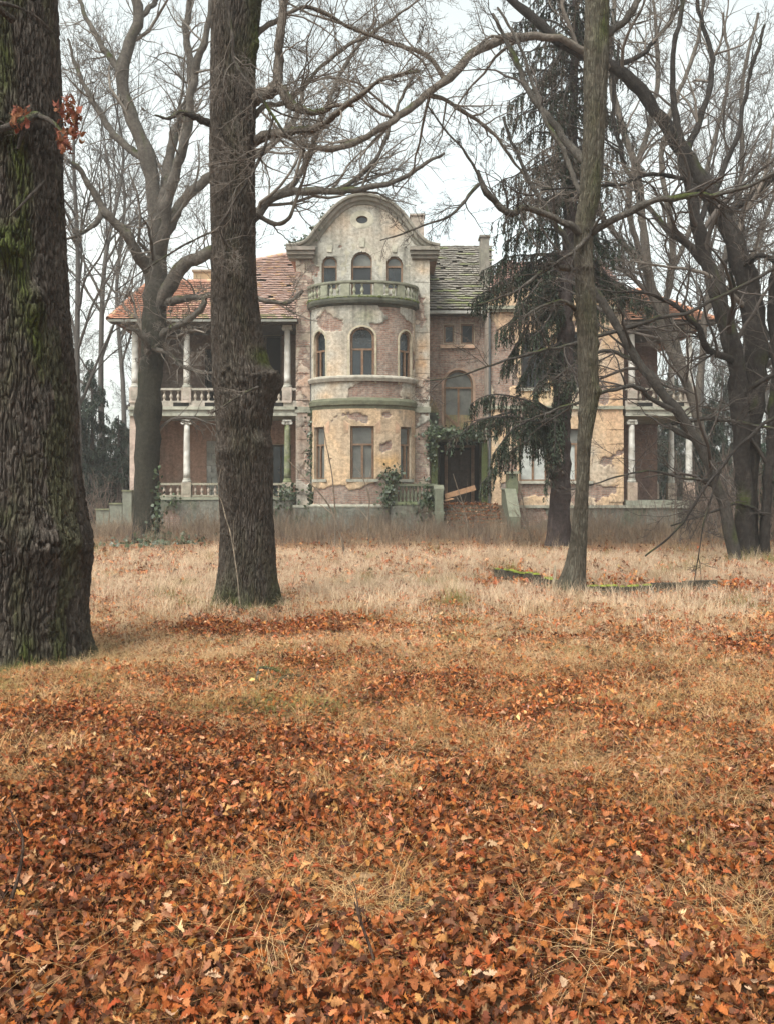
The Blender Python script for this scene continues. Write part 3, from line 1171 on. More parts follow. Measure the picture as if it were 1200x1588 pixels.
upw = [(0, bz(592), bz(507), .92), (-1.97, bz(592), bz(510), .80), (1.97, bz(592), bz(510), .80)]
low = [(0, bz(743), bz(660), .90), (-1.97, bz(743), bz(660), .74), (1.97, bz(743), bz(660), .74)]
bay_up = painter(GREY, bias=0.35, seed=14, var=((CREAM, .25), ((.24, .225, .19), .4)),
                 streaks=[(s_, zt(480), .35, 1.5, .8) for s_ in (-2.6, -1.2, -.5, .3, .9, 2.3)] + [(s_, zt(594), .3, .9, .6) for s_ in (-1.0, .9, 2.6)],
                 spots=[(1.15, bz(540), .75, 1.5, -1.6), (-1.3, bz(500), .9, .4, -.9), (.6, bz(495), .7, .3, .3), (-1, bz(560), .6, .9, .5), (.4, bz(610), 1.4, .35, -1.0), (-1.6, bz(612), .5, .3, .5), (1.7, bz(612), .4, .3, .5)],
                 cols=[(-1.1, bz(575), .5, .8, CREAM, .9), (-1.6, bz(495), .4, .5, ORANGE, .4), (.1, bz(490), .4, .3, (.22, .24, .13), .6), (.75, bz(610), .1, .3, (.16, .2, .08), .7), (-1.5, bz(612), .6, .3, CREAM, .8), (1.9, bz(612), .5, .3, CREAM, .7), (2.8, bz(540), .4, 2, CREAM, .6)])
bay_lo = painter(CREAM, bias=0.62, seed=23, var=(((.52, .40, .28), .5), ((.40, .33, .26), .4)),
                 streaks=[(s_, zt(640), .3, 1.8, .6) for s_ in (-2.8, -.8, -.25, 1.7)] + [(0, bz(746), .5, .8, .5), (-1.97, bz(746), .4, .8, .5), (.95, zt(640), .2, 1.0, .4)],
                 spots=[(1.05, bz(690), .28, .45, -1.1), (1.0, bz(643), .2, .12, -1.2), (.75, bz(700), .2, .3, -.7), (-.3, bz(645), .5, .2, -.6), (0, bz(772), 3.5, .40, -2.0), (1.5, bz(755), .9, .45, -1.8), (-1.2, bz(757), .5, .15, -.7)],
                 cols=[(1.05, bz(716), .6, .3, (.66, .38, .14), .8), (1.2, bz(740), .6, .3, (.30, .25, .17), .7), (-.3, bz(645), .6, .25, (.24, .22, .17), .8), (-.45, bz(705), .15, .6, (.33, .28, .2), .5), (2.2, bz(700), .5, 2, (.50, .36, .27), .5)])
wall('bay_wall', -S90, S90, zt(590) - .0, zt(480), bay, bay_up, [(*w, True) for w in upw], cell=.05)
wall('bay_parapet', -S90, S90, zt(632), zt(592), bay, bay_up, cell=.05)
wall('bay_wall', -S90, S90, zFl - .1, zt(632), bay, bay_lo, [(*w, False) for w in low], cell=.05)
for k, (c, z0, z1, w) in enumerate(upw):
    window(bay, c, z0, z1, w, True, transom=bz(541), mull=True, pane=M_PANE_DARK, top_pane=M_PANE_DARK, surround=(.09, .05, (.44, .38, .28)), sill=False)
for k, (c, z0, z1, w) in enumerate(low):
    wn = window(bay, c, z0, z1, w, False, transom=bz(689), mull=True, pane=M_PANE_GREY, top_pane=M_PANE_GREY, surround=(.06, .03, (.46, .36, .25)), sill=True)
    mb = MB()
    h = w / 2
    mb.prism([(c - h - .26, z1 - .32), (c - h - .26, z1 + .24), (c + h + .26, z1 + .24), (c + h + .26, z1 - .32), (c + h + .07, z1 - .32), (c + h + .07, z1 + .05), (c - h - .07, z1 + .05), (c - h - .07, z1 - .32)], 0, .06, bay, (.48, .31, .21))
    mb.build('lintel', M_ATTR, wn)


def band_on_bay(name, prof, col, mt=None, parent=villa, seg=40, ext=0.0):
    mb = MB()
    ss = np.linspace(-S90 - ext, S90 + ext, seg)
    p = len(prof)
    vs = [bay(s, z, d) for s in ss for d, z in prof]
    fs = [(i * p + j, (i + 1) * p + j, (i + 1) * p + (j + 1) % p, i * p + (j + 1) % p) for i in range(seg - 1) for j in range(p)]
    mb.add(vs, fs, col)
    return mb.build(name, mt or M_ATTR, parent)


band_on_bay('bay_ledge', [(-.3, zt(592.5)), (.02, zt(592.5)), (.10, zt(596)), (.14, zt(597)), (.20, zt(592)), (.18, zt(589.5)), (.0, zt(587.5)), (-.3, zt(587.5))], (.40, .36, .31))
band_on_bay('bay_string_course', [(0, zt(638)), (.05, zt(638)), (.06, zt(634)), (.13, zt(632)), (.14, zt(626)), (.09, zt(623)), (0, zt(621))], (.12, .12, .08))
band_on_bay('balcony_slab', [(-2.4, zt(482)), (.0, zt(485)), (.10, zt(481)), (.20, zt(480)), (.24, zt(476)), (.23, zt(472.5)), (.0, zt(471)), (-2.4, zt(471))], (.055, .055, .045))
mb = MB()
mb.add([bay(s, zt(471), .1) for s in np.linspace(-S90, S90, 24)], [tuple(range(24))], DARKST)
mb.build('balcony_floor', M_ATTR, villa)
# moss lumps along the balcony edge
S = Soup()
r_ = np.random.default_rng(3)
for k in range(70):
    s = r_.uniform(-S90 * .95, S90 * .95)
    p = np.array(bay(s, zt(471.5), r_.uniform(.02, .2)))
    L_ = r_.uniform(.1, .3)
    q = np.array([[p + np.array([t * L_, 0, .0]) for t in (-.5, -.2, .2, .5)]])
    V, Q = tubes(q, np.array([[.01, .06, .055, .01]]) * r_.uniform(.6, 1.5), 6)
    S.add(V, Q, np.array((.085, .10, .03)) * r_.uniform(.6, 1.2))
S.build('balcony_moss', M_MOSS, villa, 'stuff')

bal_prof = [(.055, 0), (.055, .05), (.03, .09), (.045, .16), (.072, .26), (.06, .36), (.032, .48), (.028, .56), (.045, .60), (.055, .62), (.055, .68)]


def bal_mesh(h, r, col, n=10):
    k = h / .68
    mb = MB()
    mb.lathe([(a * r / .072, b * k) for a, b in bal_prof], n=n, col=col)
    me = mb.mesh('baluster')
    for p in me.polygons:
        p.use_smooth = True
    return me


def put(name, me, loc, parent, mt, rz=0, kind=None):
    o = link(name, me, mt, parent)
    o.location = loc
    o.rotation_euler.z = rz
    return o


BAL_MOSSY = bal_mesh(zt(451) - zt(468), .085, (.30, .30, .22))
# balcony balustrade
band = [(-.02, zt(451)), (.20, zt(451)), (.22, zt(449.5)), (.22, zt(447)), (-.02, zt(446.5))]
balc = band_on_bay('balcony_balustrade', band, (.19, .19, .145))
band_on_bay('bottom_rail', [(.0, zt(471)), (.18, zt(471)), (.18, zt(468.5)), (.0, zt(468.5))], (.20, .21, .13), parent=balc)
ped = [-1.52, -.62, .62, 1.55]
for s in ped + [-S90 * .97, S90 * .97]:
    mb = MB()
    w = .17
    mb.prism([(s - w, zt(470)), (s - w, zt(451)), (s + w, zt(451)), (s + w, zt(470))], .01, .19, bay, (.24, .24, .18))
    mb.build('pedestal', M_ATTR, balc)
sp = sorted(ped + [-S90 * .97, S90 * .97])
for a, b in zip(sp[:-1], sp[1:]):
    n_ = max(2, round((b - a - .38) / .27))
    for k in range(n_):
        s = a + .19 + (b - a - .38) * (k + .5) / n_
        if abs(s - .27) < .1:
            continue                        # one baluster has fallen out
        p = bay(s, zt(468.4), .10)
        put('baluster', BAL_MOSSY, p, balc, M_ATTR)

# downpipe between the left pilaster and the bay
mb = MB()
P_ = [(xt(484.5), T - .10, zFl), (xt(484.5), T - .10, zt(486))]
mb.lathe([(.075, 0), (.075, P_[1][2] - P_[0][2])], (P_[0][0], P_[0][1] - .07, P_[0][2]), 12)
for k in range(6):
    mb.lathe([(.095, 0), (.095, .06)], (P_[0][0], P_[0][1] - .07, zFl + .8 + k * 1.5), 12)
mb.build('downpipe', M_PIPE, villa)

# --- plinth --------------------------------------------------------------
plinth_paint = painter((.15, .148, .125), bias=0.5, seed=51, sc=.8, var=(((.085, .095, .06), .7), ((.21, .20, .17), .5)), spots=[(xt(830), .5, 1.0, .5, -1.0), (xt(265), .5, .7, .5, -.8)])
mb = MB()
wall('plinth', xt(455), xt(600), -.3, zFl, flat(T - .15 - .0), plinth_paint, cell=.08)
wall('plinth', -S90, S90, -.3, zFl, (lambda s, z, d: bay(s, z, d + .12)), plinth_paint, cell=.08)
wall('plinth', xt(600), xt(680), -.3, zFl, flat(T - .15), plinth_paint, cell=.08)
band_on_bay('plinth_cap', [(-.05, zFl - .10), (.18, zFl - .10), (.20, zFl - .04), (.12, zFl + .03), (-.05, zFl + .05)], (.37, .35, .29))
mb = MB()
mb.box(xt(455), bayL + .05, T - .22, T, zFl - .12, zFl, (.30, .29, .24))
mb.box(bayR - .05, xt(680), T - .22, T, zFl - .12, zFl, (.30, .29, .24))
mb.box(xt(757), xt(1078), T - .3, T - .05, zFl - .14, zFl - .01, (.30, .29, .24))
mb.build('plinth_ledge', M_ATTR, villa, 'stuff')
wall('plinth', xt(757), xt(1078), -.3, zFl - .14, flat(T - .18), plinth_paint, cell=.08)

# --- recessed middle with porch ------------------------------------------
RY = 46.6
rx = lambda p: X(p, RY)
rz = lambda p: Z(p, RY)
rec_paint = painter((.42, .30, .24), bias=-0.75, seed=61, sc=1.2, var=(((.33, .2, .16), .5),),
                    spots=[(rx(672), rz(640), .35, .8, 1.3), (rx(745), rz(600), .4, 2, .3)],
                    cols=[(rx(672), rz(645), .5, .9, (.14, .15, .05), .9), (rx(745), rz(600), .5, 3, (.3, .26, .22), .6)])
rec_win = (rx(710.5), rz(670), rz(574), 1.38)
small = [(rx(696), rz(532), rz(504), .50), (rx(724), rz(533), rz(502), .62)]
wall('middle_wall', rx(660), rx(762), zFl - .3, rz(480), flat(RY), rec_paint, [(*rec_win, True)] + [(*w, False) for w in small] + [(rx(713), zFl - .4, rz(684), 2.3, False)])
bd = window(flat(RY), *rec_win, True, transom=rz(601), mull=True, pane=M_PANE_GREY, top_pane=M_PANE_GREY, surround=(.12, .04, (.38, .24, .18)), sill=False)
mb = MB()
c, z0, z1, w = rec_win
for k in range(7):
    a = c - w / 2 + .08 + k * (w - .16) / 7
    mb.box(a + .008, a + (w - .16) / 7 - .008, RY + .08, RY + .11, z0 + .05, rz(643), None)
p = mb.build('lower_panel', mat('greenish boards', (.24, .17, .10), nscale=6, namt=.35, second=(.13, .14, .06), sec_amt=.6), bd, 'stuff')
mb = MB()
mb.obox((c - .15, RY + .05, rz(657)), (.5, 0, -.45), (0, .015, 0), (.04, 0, .045))
mb.build('broken_slat', M_WOODW, bd)
for w in small:
    window(flat(RY), *w, False, mull=False, pane=M_PANE_DARK, sill=False)
mb = MB()
mb.box(rx(682), rx(735), RY - .12, RY, rz(540), rz(535), (.55, .36, .26))
mb.build('window_ledge', M_ATTR, villa)
# eave and mossy roof of the middle part


def on_plane(px, py, Y0, Z0, slope):
    """point where the sight line meets the roof plane z = Z0 + slope*(y-Y0)"""
    k = (HY - py) / F
    y = (Z0 - EYE - slope * Y0) / (k - slope)
    return np.array((X(px, y), y, Z(py, y)))


def tiles(name, outline_px, Y0, Z0, slope, colf, row=.30, wid=.22, seed=0, miss=.03, rag=.02, inset=0, parent=villa):
    """courses of separate clay tiles on a roof plane, inside an outline given along sight lines; one mesh"""
    r = np.random.default_rng(seed)
    pts = np.array([on_plane(a, b, Y0, Z0, slope) for a, b in outline_px])
    cs = 1 / math.hypot(1, slope)
    up = np.array([0, cs, slope * cs])
    nm = np.array([0, -slope * cs, cs])
    poly = np.stack([pts[:, 0], (pts[:, 1] - Y0) / cs], 1)

    def inside(x, v):
        k = False
        for i in range(len(poly)):
            a, b = poly[i], poly[i - 1]
            if (a[1] > v) != (b[1] > v) and x < (b[0] - a[0]) * (v - a[1]) / (b[1] - a[1]) + a[0]:
                k = not k
        return k
    mb = MB()
    v = poly[:, 1].min()
    kk = 0
    while v < poly[:, 1].max():
        x = poly[:, 0].min() + (kk % 2) * wid / 2
        sag = r.normal() * rag
        while x < poly[:, 0].max():
            if inside(x + wid / 2, v + row / 2) and r.random() > miss:
                tl = r.normal(size=3) * np.array([rag, rag * 1.5, rag])
                o = np.array([x + wid / 2, Y0, Z0]) + up * (v + sag * .4 + tl[0] + .5 * row) + nm * (.035 + abs(tl[1]) * .6)
                ax = np.array([wid * .485, 0, tl[2] * .5])
                ay = up * row * .58 - nm * .040
                az = nm * .016
                mb.obox(o, ax, ay, az, colf(x, v, r))
            x += wid
        v += row
        kk += 1
    # boards below the tiles
    under = [tuple(p - nm * .03) for p in pts]
    und2 = [tuple(p - nm * .10) for p in pts]
    m = len(pts)
    rf = MB()
    rf.add(under + und2, [tuple(range(m)), tuple(range(m, 2 * m))[::-1]] + [(i, (i + 1) % m, m + (i + 1) % m, m + i) for i in range(m)], (.06, .05, .04))
    o = rf.build(name, M_DARKW, parent)
    t = mb.build('roof_tiles', M_TILE, o, 'stuff')
    return o


def mixc(a, b, t):
    return tuple(x * (1 - t) + y * t for x, y in zip(a, b))


def col_mossy(x, v, r):
    c = mixc((.25, .225, .195), (.13, .115, .095), r.random())
    if r.random() < .35 * math.exp(-((v - .9) / 1.1) ** 2) or math.sin(v * 9 + x * .8) > .9:
        c = mixc(c, (.20, .22, .09), r.uniform(.2, .8))
    return c


tiles('middle_roof', [(660, 480), (762, 480), (762, 381), (660, 381)], RY - .5, Z(481, RY - .5), .72, col_mossy, row=.28, wid=.26, seed=4, miss=.03, rag=.014)
mb = MB()
mb.box(rx(664), rx(757), RY - .62, RY - .48, Z(486, RY - .55), Z(481.5, RY - .55), (.34, .33, .31))
mb.build('gutter', M_ATTR, villa)
mb = MB()
mb.box(rx(664), rx(757), RY - .48, RY - .002, Z(488, RY - .4), Z(484, RY - .4))
mb.build('eave_soffit', M_DARKW, villa)
# dark room behind the porch door, door posts
mb = MB()
mb.box(rx(683), rx(745), RY + .9, RY + 1.1, zFl - .3, rz(680))
mb.build('entrance_recess', M_DARK, villa)
mb = MB()
for a, b in ((689, 694), (730, 735)):
    mb.box(rx(a), rx(b), RY - .05, RY + .12, zFl - .1, rz(690))
mb.box(rx(688), rx(736), RY - .06, RY + .13, rz(694), rz(690))
mb.build('door_frame', M_WOODW, villa, 'stuff')
mb = MB()
mb.box(rx(696), rx(729), RY + .25, RY + .32, zFl - .1, rz(698))
dr = mb.build('entrance_door', mat('dark door', (.06, .042, .034), nscale=6, namt=.4), villa)
mb = MB()
for k in range(3):
    mb.box(rx(699), rx(711), RY + .22, RY + .251, zFl + .15 + k * .75, zFl + .75 + k * .75)
    mb.box(rx(714), rx(726), RY + .22, RY + .251, zFl + .15 + k * .75, zFl + .75 + k * .75)
mb.build('door_panel', M_DARKW, dr, 'stuff')
# porch roof slab with its mossy left pillar
PY = 44.6
mb = MB()
mb.box(X(664, PY), X(752, PY), PY - .3, RY, Z(682, PY), Z(676, PY), (.12, .13, .08))
mb.build('porch_roof', M_ATTR, villa)
for a, b in ((668, 678), (746, 755)):
    mb = MB()
    mb.box(X(a, PY), X(b, PY), PY - .15, PY + .15, zFl - .2, Z(682, PY), (.065, .075, .03))
    mb.build('porch_pillar', M_MOSS, villa)
mb = MB()
mb.box(X(664, RY - .3), X(679, RY - .3), RY - .5, RY - .02, Z(668, RY - .3), Z(640, RY - .3), (.035, .04, .03))
mb.build('planter_box', M_ATTR, villa)
# chimneys
for a, b, t_, bt, Y, c in ((637, 657, 331, 390, 49, (.36, .30, .26)), (745, 758, 364, 480, 48.2, (.20, .18, .155)), (300, 327, 418, 470, 48.5, (.36, .25, .15))):
    mb = MB()
    mb.box(X(a, Y), X(b, Y), Y, Y + .8, Z(bt, Y), Z(t_ + 3, Y), c)
    mb.box(X(a - 2, Y), X(b + 2, Y), Y - .07, Y + .87, Z(t_ + 3, Y) + .002, Z(t_, Y), mixc(c, (.2, .18, .16), .5))
    mb.build('chimney', M_ATTR, villa)

# --- right block -----------------------------------------------------------
BL, BRt = xt(757), xt(965)
rb_paint = painter(CREAM, bias=0.38, seed=77, sc=.9, var=(((.45, .32, .23), .6), (GREY, .5)),
                   streaks=[(xt(p_), zt(484), .4, 2.4, .6) for p_ in (765, 800, 855, 915, 950)] + [(xt(p_), zt(636), .4, 1.6, .5) for p_ in (790, 860, 925)],
                   spots=[(xt(775), zt(560), .7, 1.5, -1.0), (xt(790), zt(640), .7, .6, -.8), (xt(790), zt(720), .6, .7, -1.1), (xt(850), zt(760), 3, .35, -1.2), (xt(930), zt(600), .4, .8, -.5)],
                   cols=[(xt(795), zt(500), .8, .5, (.52, .32, .22), .8), (xt(840), zt(590), .9, 1.2, (.66, .45, .2), .7), (xt(950), zt(600), .5, 2.5, (.58, .36, .22), .8), (xt(915), zt(700), .4, .8, GREY, .7), (xt(870), zt(440), 2.5, .5, GREY, .7)])
rw_up = [(xt(827), zt(602), zt(515), 1.15), (xt(893), zt(602), zt(515), 1.15)]
rw_lo = [(xt(826), zt(746), zt(664), 1.25), (xt(893), zt(746), zt(664), 1.25)]
para = cat_path([(xt(755), zt(452)), (xt(782), zt(450)), (xt(800), zt(436)), (xt(822), zt(424)), (xt(848), zt(420)), (xt(872), zt(424)), (xt(893), zt(437)), (xt(912), zt(450)), (xt(967), zt(452))], 50)
wall('right_wall', BL, BRt, zFl - .2, zt(418), flat(T), rb_paint, [(*w, True) for w in rw_up] + [(*w, False) for w in rw_lo], lambda s, z: z > np.interp(s, para[:, 0], para[:, 1]))
for k, w in enumerate(rw_up):
    window(flat(T), *w, True, transom=zt(545), mull=(k == 1), pane=M_PANE_BLACK, top_pane=M_PANE_BLACK, surround=(.12, .04, (.50, .37, .24)), sill=True, wood=M_DARKW)
for k, w in enumerate(rw_lo):
    window(flat(T), *w, False, transom=zt(688), mull=True, pane=M_CURTAIN, top_pane=M_PANE_GREY, surround=(.10, .04, (.48, .33, .22)), sill=True)
mb = MB()
mb.add(*sweep(para, [(-.10, -.02), (-.10, .10), (-.02, .16), (.03, .24), (.09, .24), (.09, -.4), (-.0, -.4)], flat(T), None), (.30, .29, .24))
mb.build('parapet_cornice', M_ATTR, villa)
mb = MB()
for zz, d, h in ((zt(478), .30, .16), (zt(482), .18, .14), (zt(632), .12, .16)):
    mb.box(BL - .05, BRt + .05, T - d, T + (0 if h > .15 else 0), zz - h / 2, zz + h / 2 - .003, (.29, .28, .22))
mb.build('cornice', M_ATTR, villa, 'stuff')
for k in range(13):
    za, zb = zt(778 - k * 22.4), zt(778 - (k + 1) * 22.4) - .03
    if 620 < 778 - k * 22.4 < 660:
        continue
    o = wall('quoin', xt(942), BRt + .03, za, zb, (lambda s, z, d: (s, T - d - .05, z)), rb_paint, cell=.07)
mb = MB()
mb.lathe([(.06, 0), (.06, zt(485) - zFl)], (xt(758.5), T - .09, zFl), 10)
mb.build('downpipe', M_PIPE, villa)
tiles('right_roof', [(757, 447), (965, 447), (940, 408), (775, 405)], T + 1.0, Z(447, T + 1.0), .55, lambda x, v, r: mixc((.36, .22, .19), (.26, .17, .14), r.random()), seed=9)

# --- loggias ------------------------------------------------------------
LY = 44.6


def ionic_col(x, y, z0, z1, r0, mossy=0, parent=villa):
    H_ = z1 - z0
    mb = MB()
    prof = [(r0 * (1 - .16 * t + .03 * math.sin(math.pi * t)), z0 + .16 + (H_ - .40) * t) for t in np.linspace(0, 1, 9)]
    cc = mixc((.52, .505, .47), (.12, .15, .04), mossy)
    mb.lathe(prof, (x, y, 0), 18, cc)
    o = mb.build('column', M_COLM if mossy else M_PAINT, parent)
    for p in o.data.polygons:
        p.use_smooth = len(p.vertices) == 4
    mb = MB()
    mb.lathe([(r0 * 1.35, z0), (r0 * 1.35, z0 + .06), (r0 * 1.25, z0 + .10), (r0 * 1.08, z0 + .12), (r0 * 1.12, z0 + .16), (r0, z0 + .18)], (x, y, 0), 18, mixc((.40, .38, .34), (.12, .15, .04), mossy))
    mb.build('base', M_ATTR, o)
    mb = MB()
    zc = z1 - .24
    mb.lathe([(r0 * .84, zc), (r0 * 1.0, zc + .03), (r0 * .95, zc + .07), (r0 * 1.15, zc + .14)], (x, y, 0), 18, (.45, .43, .39))
    mb.box(x - r0 * 1.35, x + r0 * 1.35, y - r0 * 1.3, y + r0 * 1.3, z1 - .08, z1 - .002, (.45, .43, .39))
    for sx in (-1, 1):
        vs = []
        for yy in (-r0 * 1.15, r0 * 1.15):
            for k in range(10):
                a = k * math.pi / 5
                vs.append((x + sx * r0 * 1.12 + .075 * math.cos(a), y + yy, z1 - .15 + .075 * math.sin(a)))
        mb.add(vs, [(k, (k + 1) % 10, 10 + (k + 1) % 10, 10 + k) for k in range(10)] + [tuple(range(10))[::-1], tuple(range(10, 20))], (.45, .43, .39))
    mb.build('capital', M_ATTR, o)
    return o


M_COLM = mat('mossy column', (.13, .15, .06), nscale=6, namt=.4, second=(.25, .24, .2), sec_scale=4, sec_amt=.6)
lx = lambda p: X(p, LY)
lz = lambda p: Z(p, LY)
BAL_PINK = bal_mesh(lz(607) - lz(623), .085, (.42, .36, .30))
BAL_LOW = bal_mesh(lz(752) - lz(769), .085, (.36, .29, .24))


def loggia_rail(x0, x1, peds, zt_, zb_, bm, col, y=LY, side=None):
    """balustrade from x0 to x1 with pedestals; side: also runs back along x1 to this y"""
    mb = MB()
    mb.box(x0, x1, y - .13, y + .13, zt_ - .10, zt_, col)
    o = mb.build('balustrade', M_ATTR, villa)
    mb = MB()
    mb.box(x0, x1, y - .11, y + .11, zb_, zb_ + .07, col)
    mb.build('bottom_rail', M_ATTR, o)
    h = zt_ - .10 - zb_ - .07
    xs = sorted(peds)
    for p in xs:
        mb = MB()
        mb.box(p - .22, p + .22, y - .20, y + .20, zb_ - .02, zt_ + .03, mixc(col, (.45, .33, .28), .4))
        mb.box(p - .14, p + .14, y - .215, y - .195, zb_ + .12, zt_ - .14, mixc(col, (.30, .24, .2), .4))
        mb.build('pedestal', M_ATTR, o)
    ed = [x0] + xs + [x1]
    for a, b in zip(ed[:-1], ed[1:]):
        a2, b2 = a + (.24 if a in xs else .02), b - (.24 if b in xs else .02)
        n_ = int((b2 - a2) / .30)
        for k in range(n_):
            q = put('baluster', bm, (a2 + (b2 - a2) * (k + .5) / n_, y, zb_ + .07), o, M_ATTR)
    return o


def loggia(x0p, x1p, cols_up, cols_lo, left):
    x0, x1 = lx(x0p), lx(x1p)
    zf = lz(775)
    zslab1, zslab0 = lz(632), lz(645)
    # floor slab with fascia
    mb = MB()
    mb.box(x0, x1, LY - .25, LY + 3.8, zslab0, zslab1, (.33, .315, .27))
    sl = mb.build('loggia_floor', M_ATTR, villa)
    mb = MB()
    mb.box(x0 - .04, x1 + .04, LY - .34, LY - .252, zslab1 - .12, zslab1 + .02, (.36, .35, .29))
    mb.box(x0 - .02, x1 + .02, LY - .30, LY - .252, zslab0 - .02, zslab0 + .10, (.34, .33, .28))
    mb.build('fascia', M_ATTR, sl, 'stuff')
    # dark drainage slots
    mb = MB()
    nsl = int((x1 - x0) / 1.45)
    for k in range(nsl):
        c = x0 + .9 + k * 1.45
        mb.box(c - .33, c + .33, LY - .19, LY + .1, zslab1 + .002, zslab1 + .10, (.30, .27, .23))
    loggia_rail(x0, x1, [lx(p) for p in cols_up], lz(602), lz(624), BAL_PINK, (.40, .355, .31))
    mb = MB()
    mb.box(x0, x1, LY - .14, LY + .14, zslab1 + .021, lz(624), (.38, .33, .285))
    kk = mb.build('parapet_kerb', M_ATTR, villa)
    mb = MB()
    for k in range(nsl):
        c = x0 + .9 + k * 1.45
        mb.box(c - .36, c + .36, LY - .145, LY - .13, zslab1 + .05, lz(624.5), (.035, .03, .026))
    mb.build('slot', M_DARK, kk, 'stuff')
    for p in cols_up:
        ionic_col(lx(p), LY, lz(601), lz(505), .155)
    for p in cols_lo:
        ionic_col(lx(p), LY, lz(748), lz(651), .155, .75 if p in (446, 365) else 0)
    # eave beam
    mb = MB()
    mb.box(x0 - .1, x1 + .1, LY - .18, LY + .18, lz(505) + .002, lz(498))
    mb.build('eave_beam', M_DARKW, villa)


loggia(203, 461, [209.5, 290, 368, 446], [290, 368, 446], True)
loggia_rail(lx(216), lx(461), [lx(290), lx(368), lx(446)], lz(749), lz(770), BAL_LOW, (.30, .27, .21))
# corner pier, lower left
mb = MB()
mb.box(lx(203), lx(216), LY - .2, LY + .2, -.2, lz(645) - .003, (.44, .33, .28))
mb.build('corner_pier', M_ATTR, villa)
# left loggia terrace plinth
wall('plinth', lx(203), lx(456), -.3, lz(772), flat(LY - .25), plinth_paint, cell=.08)
mb = MB()
mb.box(lx(200), lx(457), LY - .34, LY + 3.6, lz(775), lz(771), (.26, .26, .20))
mb.build('terrace_floor', M_ATTR, villa)
# back wall of the left loggia
KY = 47.6
kx = lambda p: X(p, KY)
kz = lambda p: Z(p, KY)
lg_up = painter((.20, .145, .115), bias=.9, seed=90, var=(((.15, .10, .085), .5),))
lg_lo = painter((.42, .25, .185), bias=.9, seed=91, var=(((.34, .24, .19), .6),), cols=[(kx(250), kz(770), 2, .5, (.3, .22, .17), .7)])
xA, xB = lx(205), lx(463)
ud = (kx(335), kz(628), kz(540), 1.1)
ud2 = (kx(412), kz(628), kz(520), 1.6)
ld = (kx(336), kz(770), kz(684), 1.0)
ld2 = (kx(436), kz(770), kz(690), 1.0)
wall('loggia_wall', xA, xB, lz(638), lz(495) + .6, flat(KY), lg_up, [(*ud, False), (*ud2, False)], cell=.09)
wall('loggia_wall', xA, xB, lz(775) - .1, lz(641), flat(KY), lg_lo, [(*ld, False), (*ld2, False)], cell=.09)
for w in (ud, ud2):
    window(flat(KY), *w, False, transom=None, mull=True, pane=M_DARK, sill=False, name='french_door', wood=M_DARKW)
window(flat(KY), *ld2, False, transom=None, mull=True, pane=M_PANE_DARK, sill=False, name='french_door', wood=M_DARKW)
# the walled-up doorway: courses of pale blocks
c, z0, z1, w = ld
mb = MB()
bu_ = None
ble = MB()
ble.box(c - w / 2, c + w / 2, KY + .10, KY + .2, z0, z1, (.3, .29, .27))
blocked = ble.build('walled_up_door', M_ATTR, villa)
hgt = (z1 - z0) / 9
for k in range(9):
    cuts = [0, .5, 1] if k % 2 else [0, .25, .75, 1]
    for a, b in zip(cuts[:-1], cuts[1:]):
        mb = MB()
        dd = random.uniform(0, .02)
        mb.box(c - w / 2 + a * w + .012, c - w / 2 + b * w - .012, KY + .03 - dd, KY + .098, z0 + k * hgt + .012, z0 + (k + 1) * hgt - .012, mixc((.48, .46, .43), (.38, .36, .33), random.random()))
        mb.build('block', M_ATTR, blocked)
mb = MB()
mb.box(lx(203), lx(203) + .3, LY + .25, KY, -.2, lz(500), (.42, .32, .27))
mb.build('loggia_end_wall', M_ATTR, villa)
mb = MB()
mb.box(lx(203), lx(461), LY + .19, KY, lz(503), lz(499.5))
mb.build('loggia_ceiling', M_DARKW, villa)


def col_orange(x, v, r):
    t = np.clip((x - X(260, 46)) / 3.2, 0, 1)
    c = mixc((.47, .225, .145), (.46, .335, .29), float(t))
    c = mixc(c, (.29, .165, .12), r.random() ** 2 * .8)
    if v < .35 and r.random() < .25 + .4 * t:
        c = mixc(c, (.16, .17, .06), .7)
    if r.random() < .08:
        c = (.45, .30, .19)
    return c


EZ, EY = 9.66, LY - .75
ro = tiles('left_roof', [(168, 495), (461, 495), (461, 391), (398, 404), (352, 437), (232, 438), (200, 464)], EY, Z(495, EY), .59, col_orange, row=.28, wid=.24, seed=12, miss=.012, rag=.008)
# hip on the left side, ridge caps, eave soffit, gutter
hp = [on_plane(a, b, EY, Z(495, EY), .59) for a, b in ((168, 495), (200, 464), (232, 438))]
mb = MB()
bk = np.array([hp[0][0] - .1, KY + 3, hp[0][2]])
bk2 = np.array([hp[2][0], KY + 3, hp[2][2] - .2])
mb.add([hp[0], hp[1], hp[2], bk2, bk], [(0, 4, 3, 2, 1)], (.36, .18, .11))
mb.build('hip_side', M_TILE, ro)
for a, b, n_ in (((168, 495), (232, 438), 14), ((232, 438), (352, 437), 12), ((352, 437), (398, 404), 6), ((398, 404), (461, 391), 8)):
    A, B = on_plane(*a, EY, Z(495, EY), .59), on_plane(*b, EY, Z(495, EY), .59)
    for k in range(n_):
        p, q = A + (B - A) * k / n_, A + (B - A) * (k + 1.12) / n_
        pts = np.stack([p, q])[None] + np.array([0, 0, .03])
        V, Q = tubes(pts, np.array([[.13, .10]]), 8)
        rc = Soup()
        rc.add(V, Q, col_orange(p[0], 9, rng))
        rc.build('ridge_tile', M_TILE, ro)
mb = MB()
mb.box(X(168, EY), X(461, EY), EY - .02, LY - .185, Z(499, EY), Z(497, EY))
mb.build('eave_soffit', M_DARKW, villa)
mb = MB()
mb.box(X(168, EY), X(461, EY), EY - .12, EY - .021, Z(499, EY), Z(495.5, EY), (.22, .215, .2))
mb.build('gutter', M_ATTR, villa)

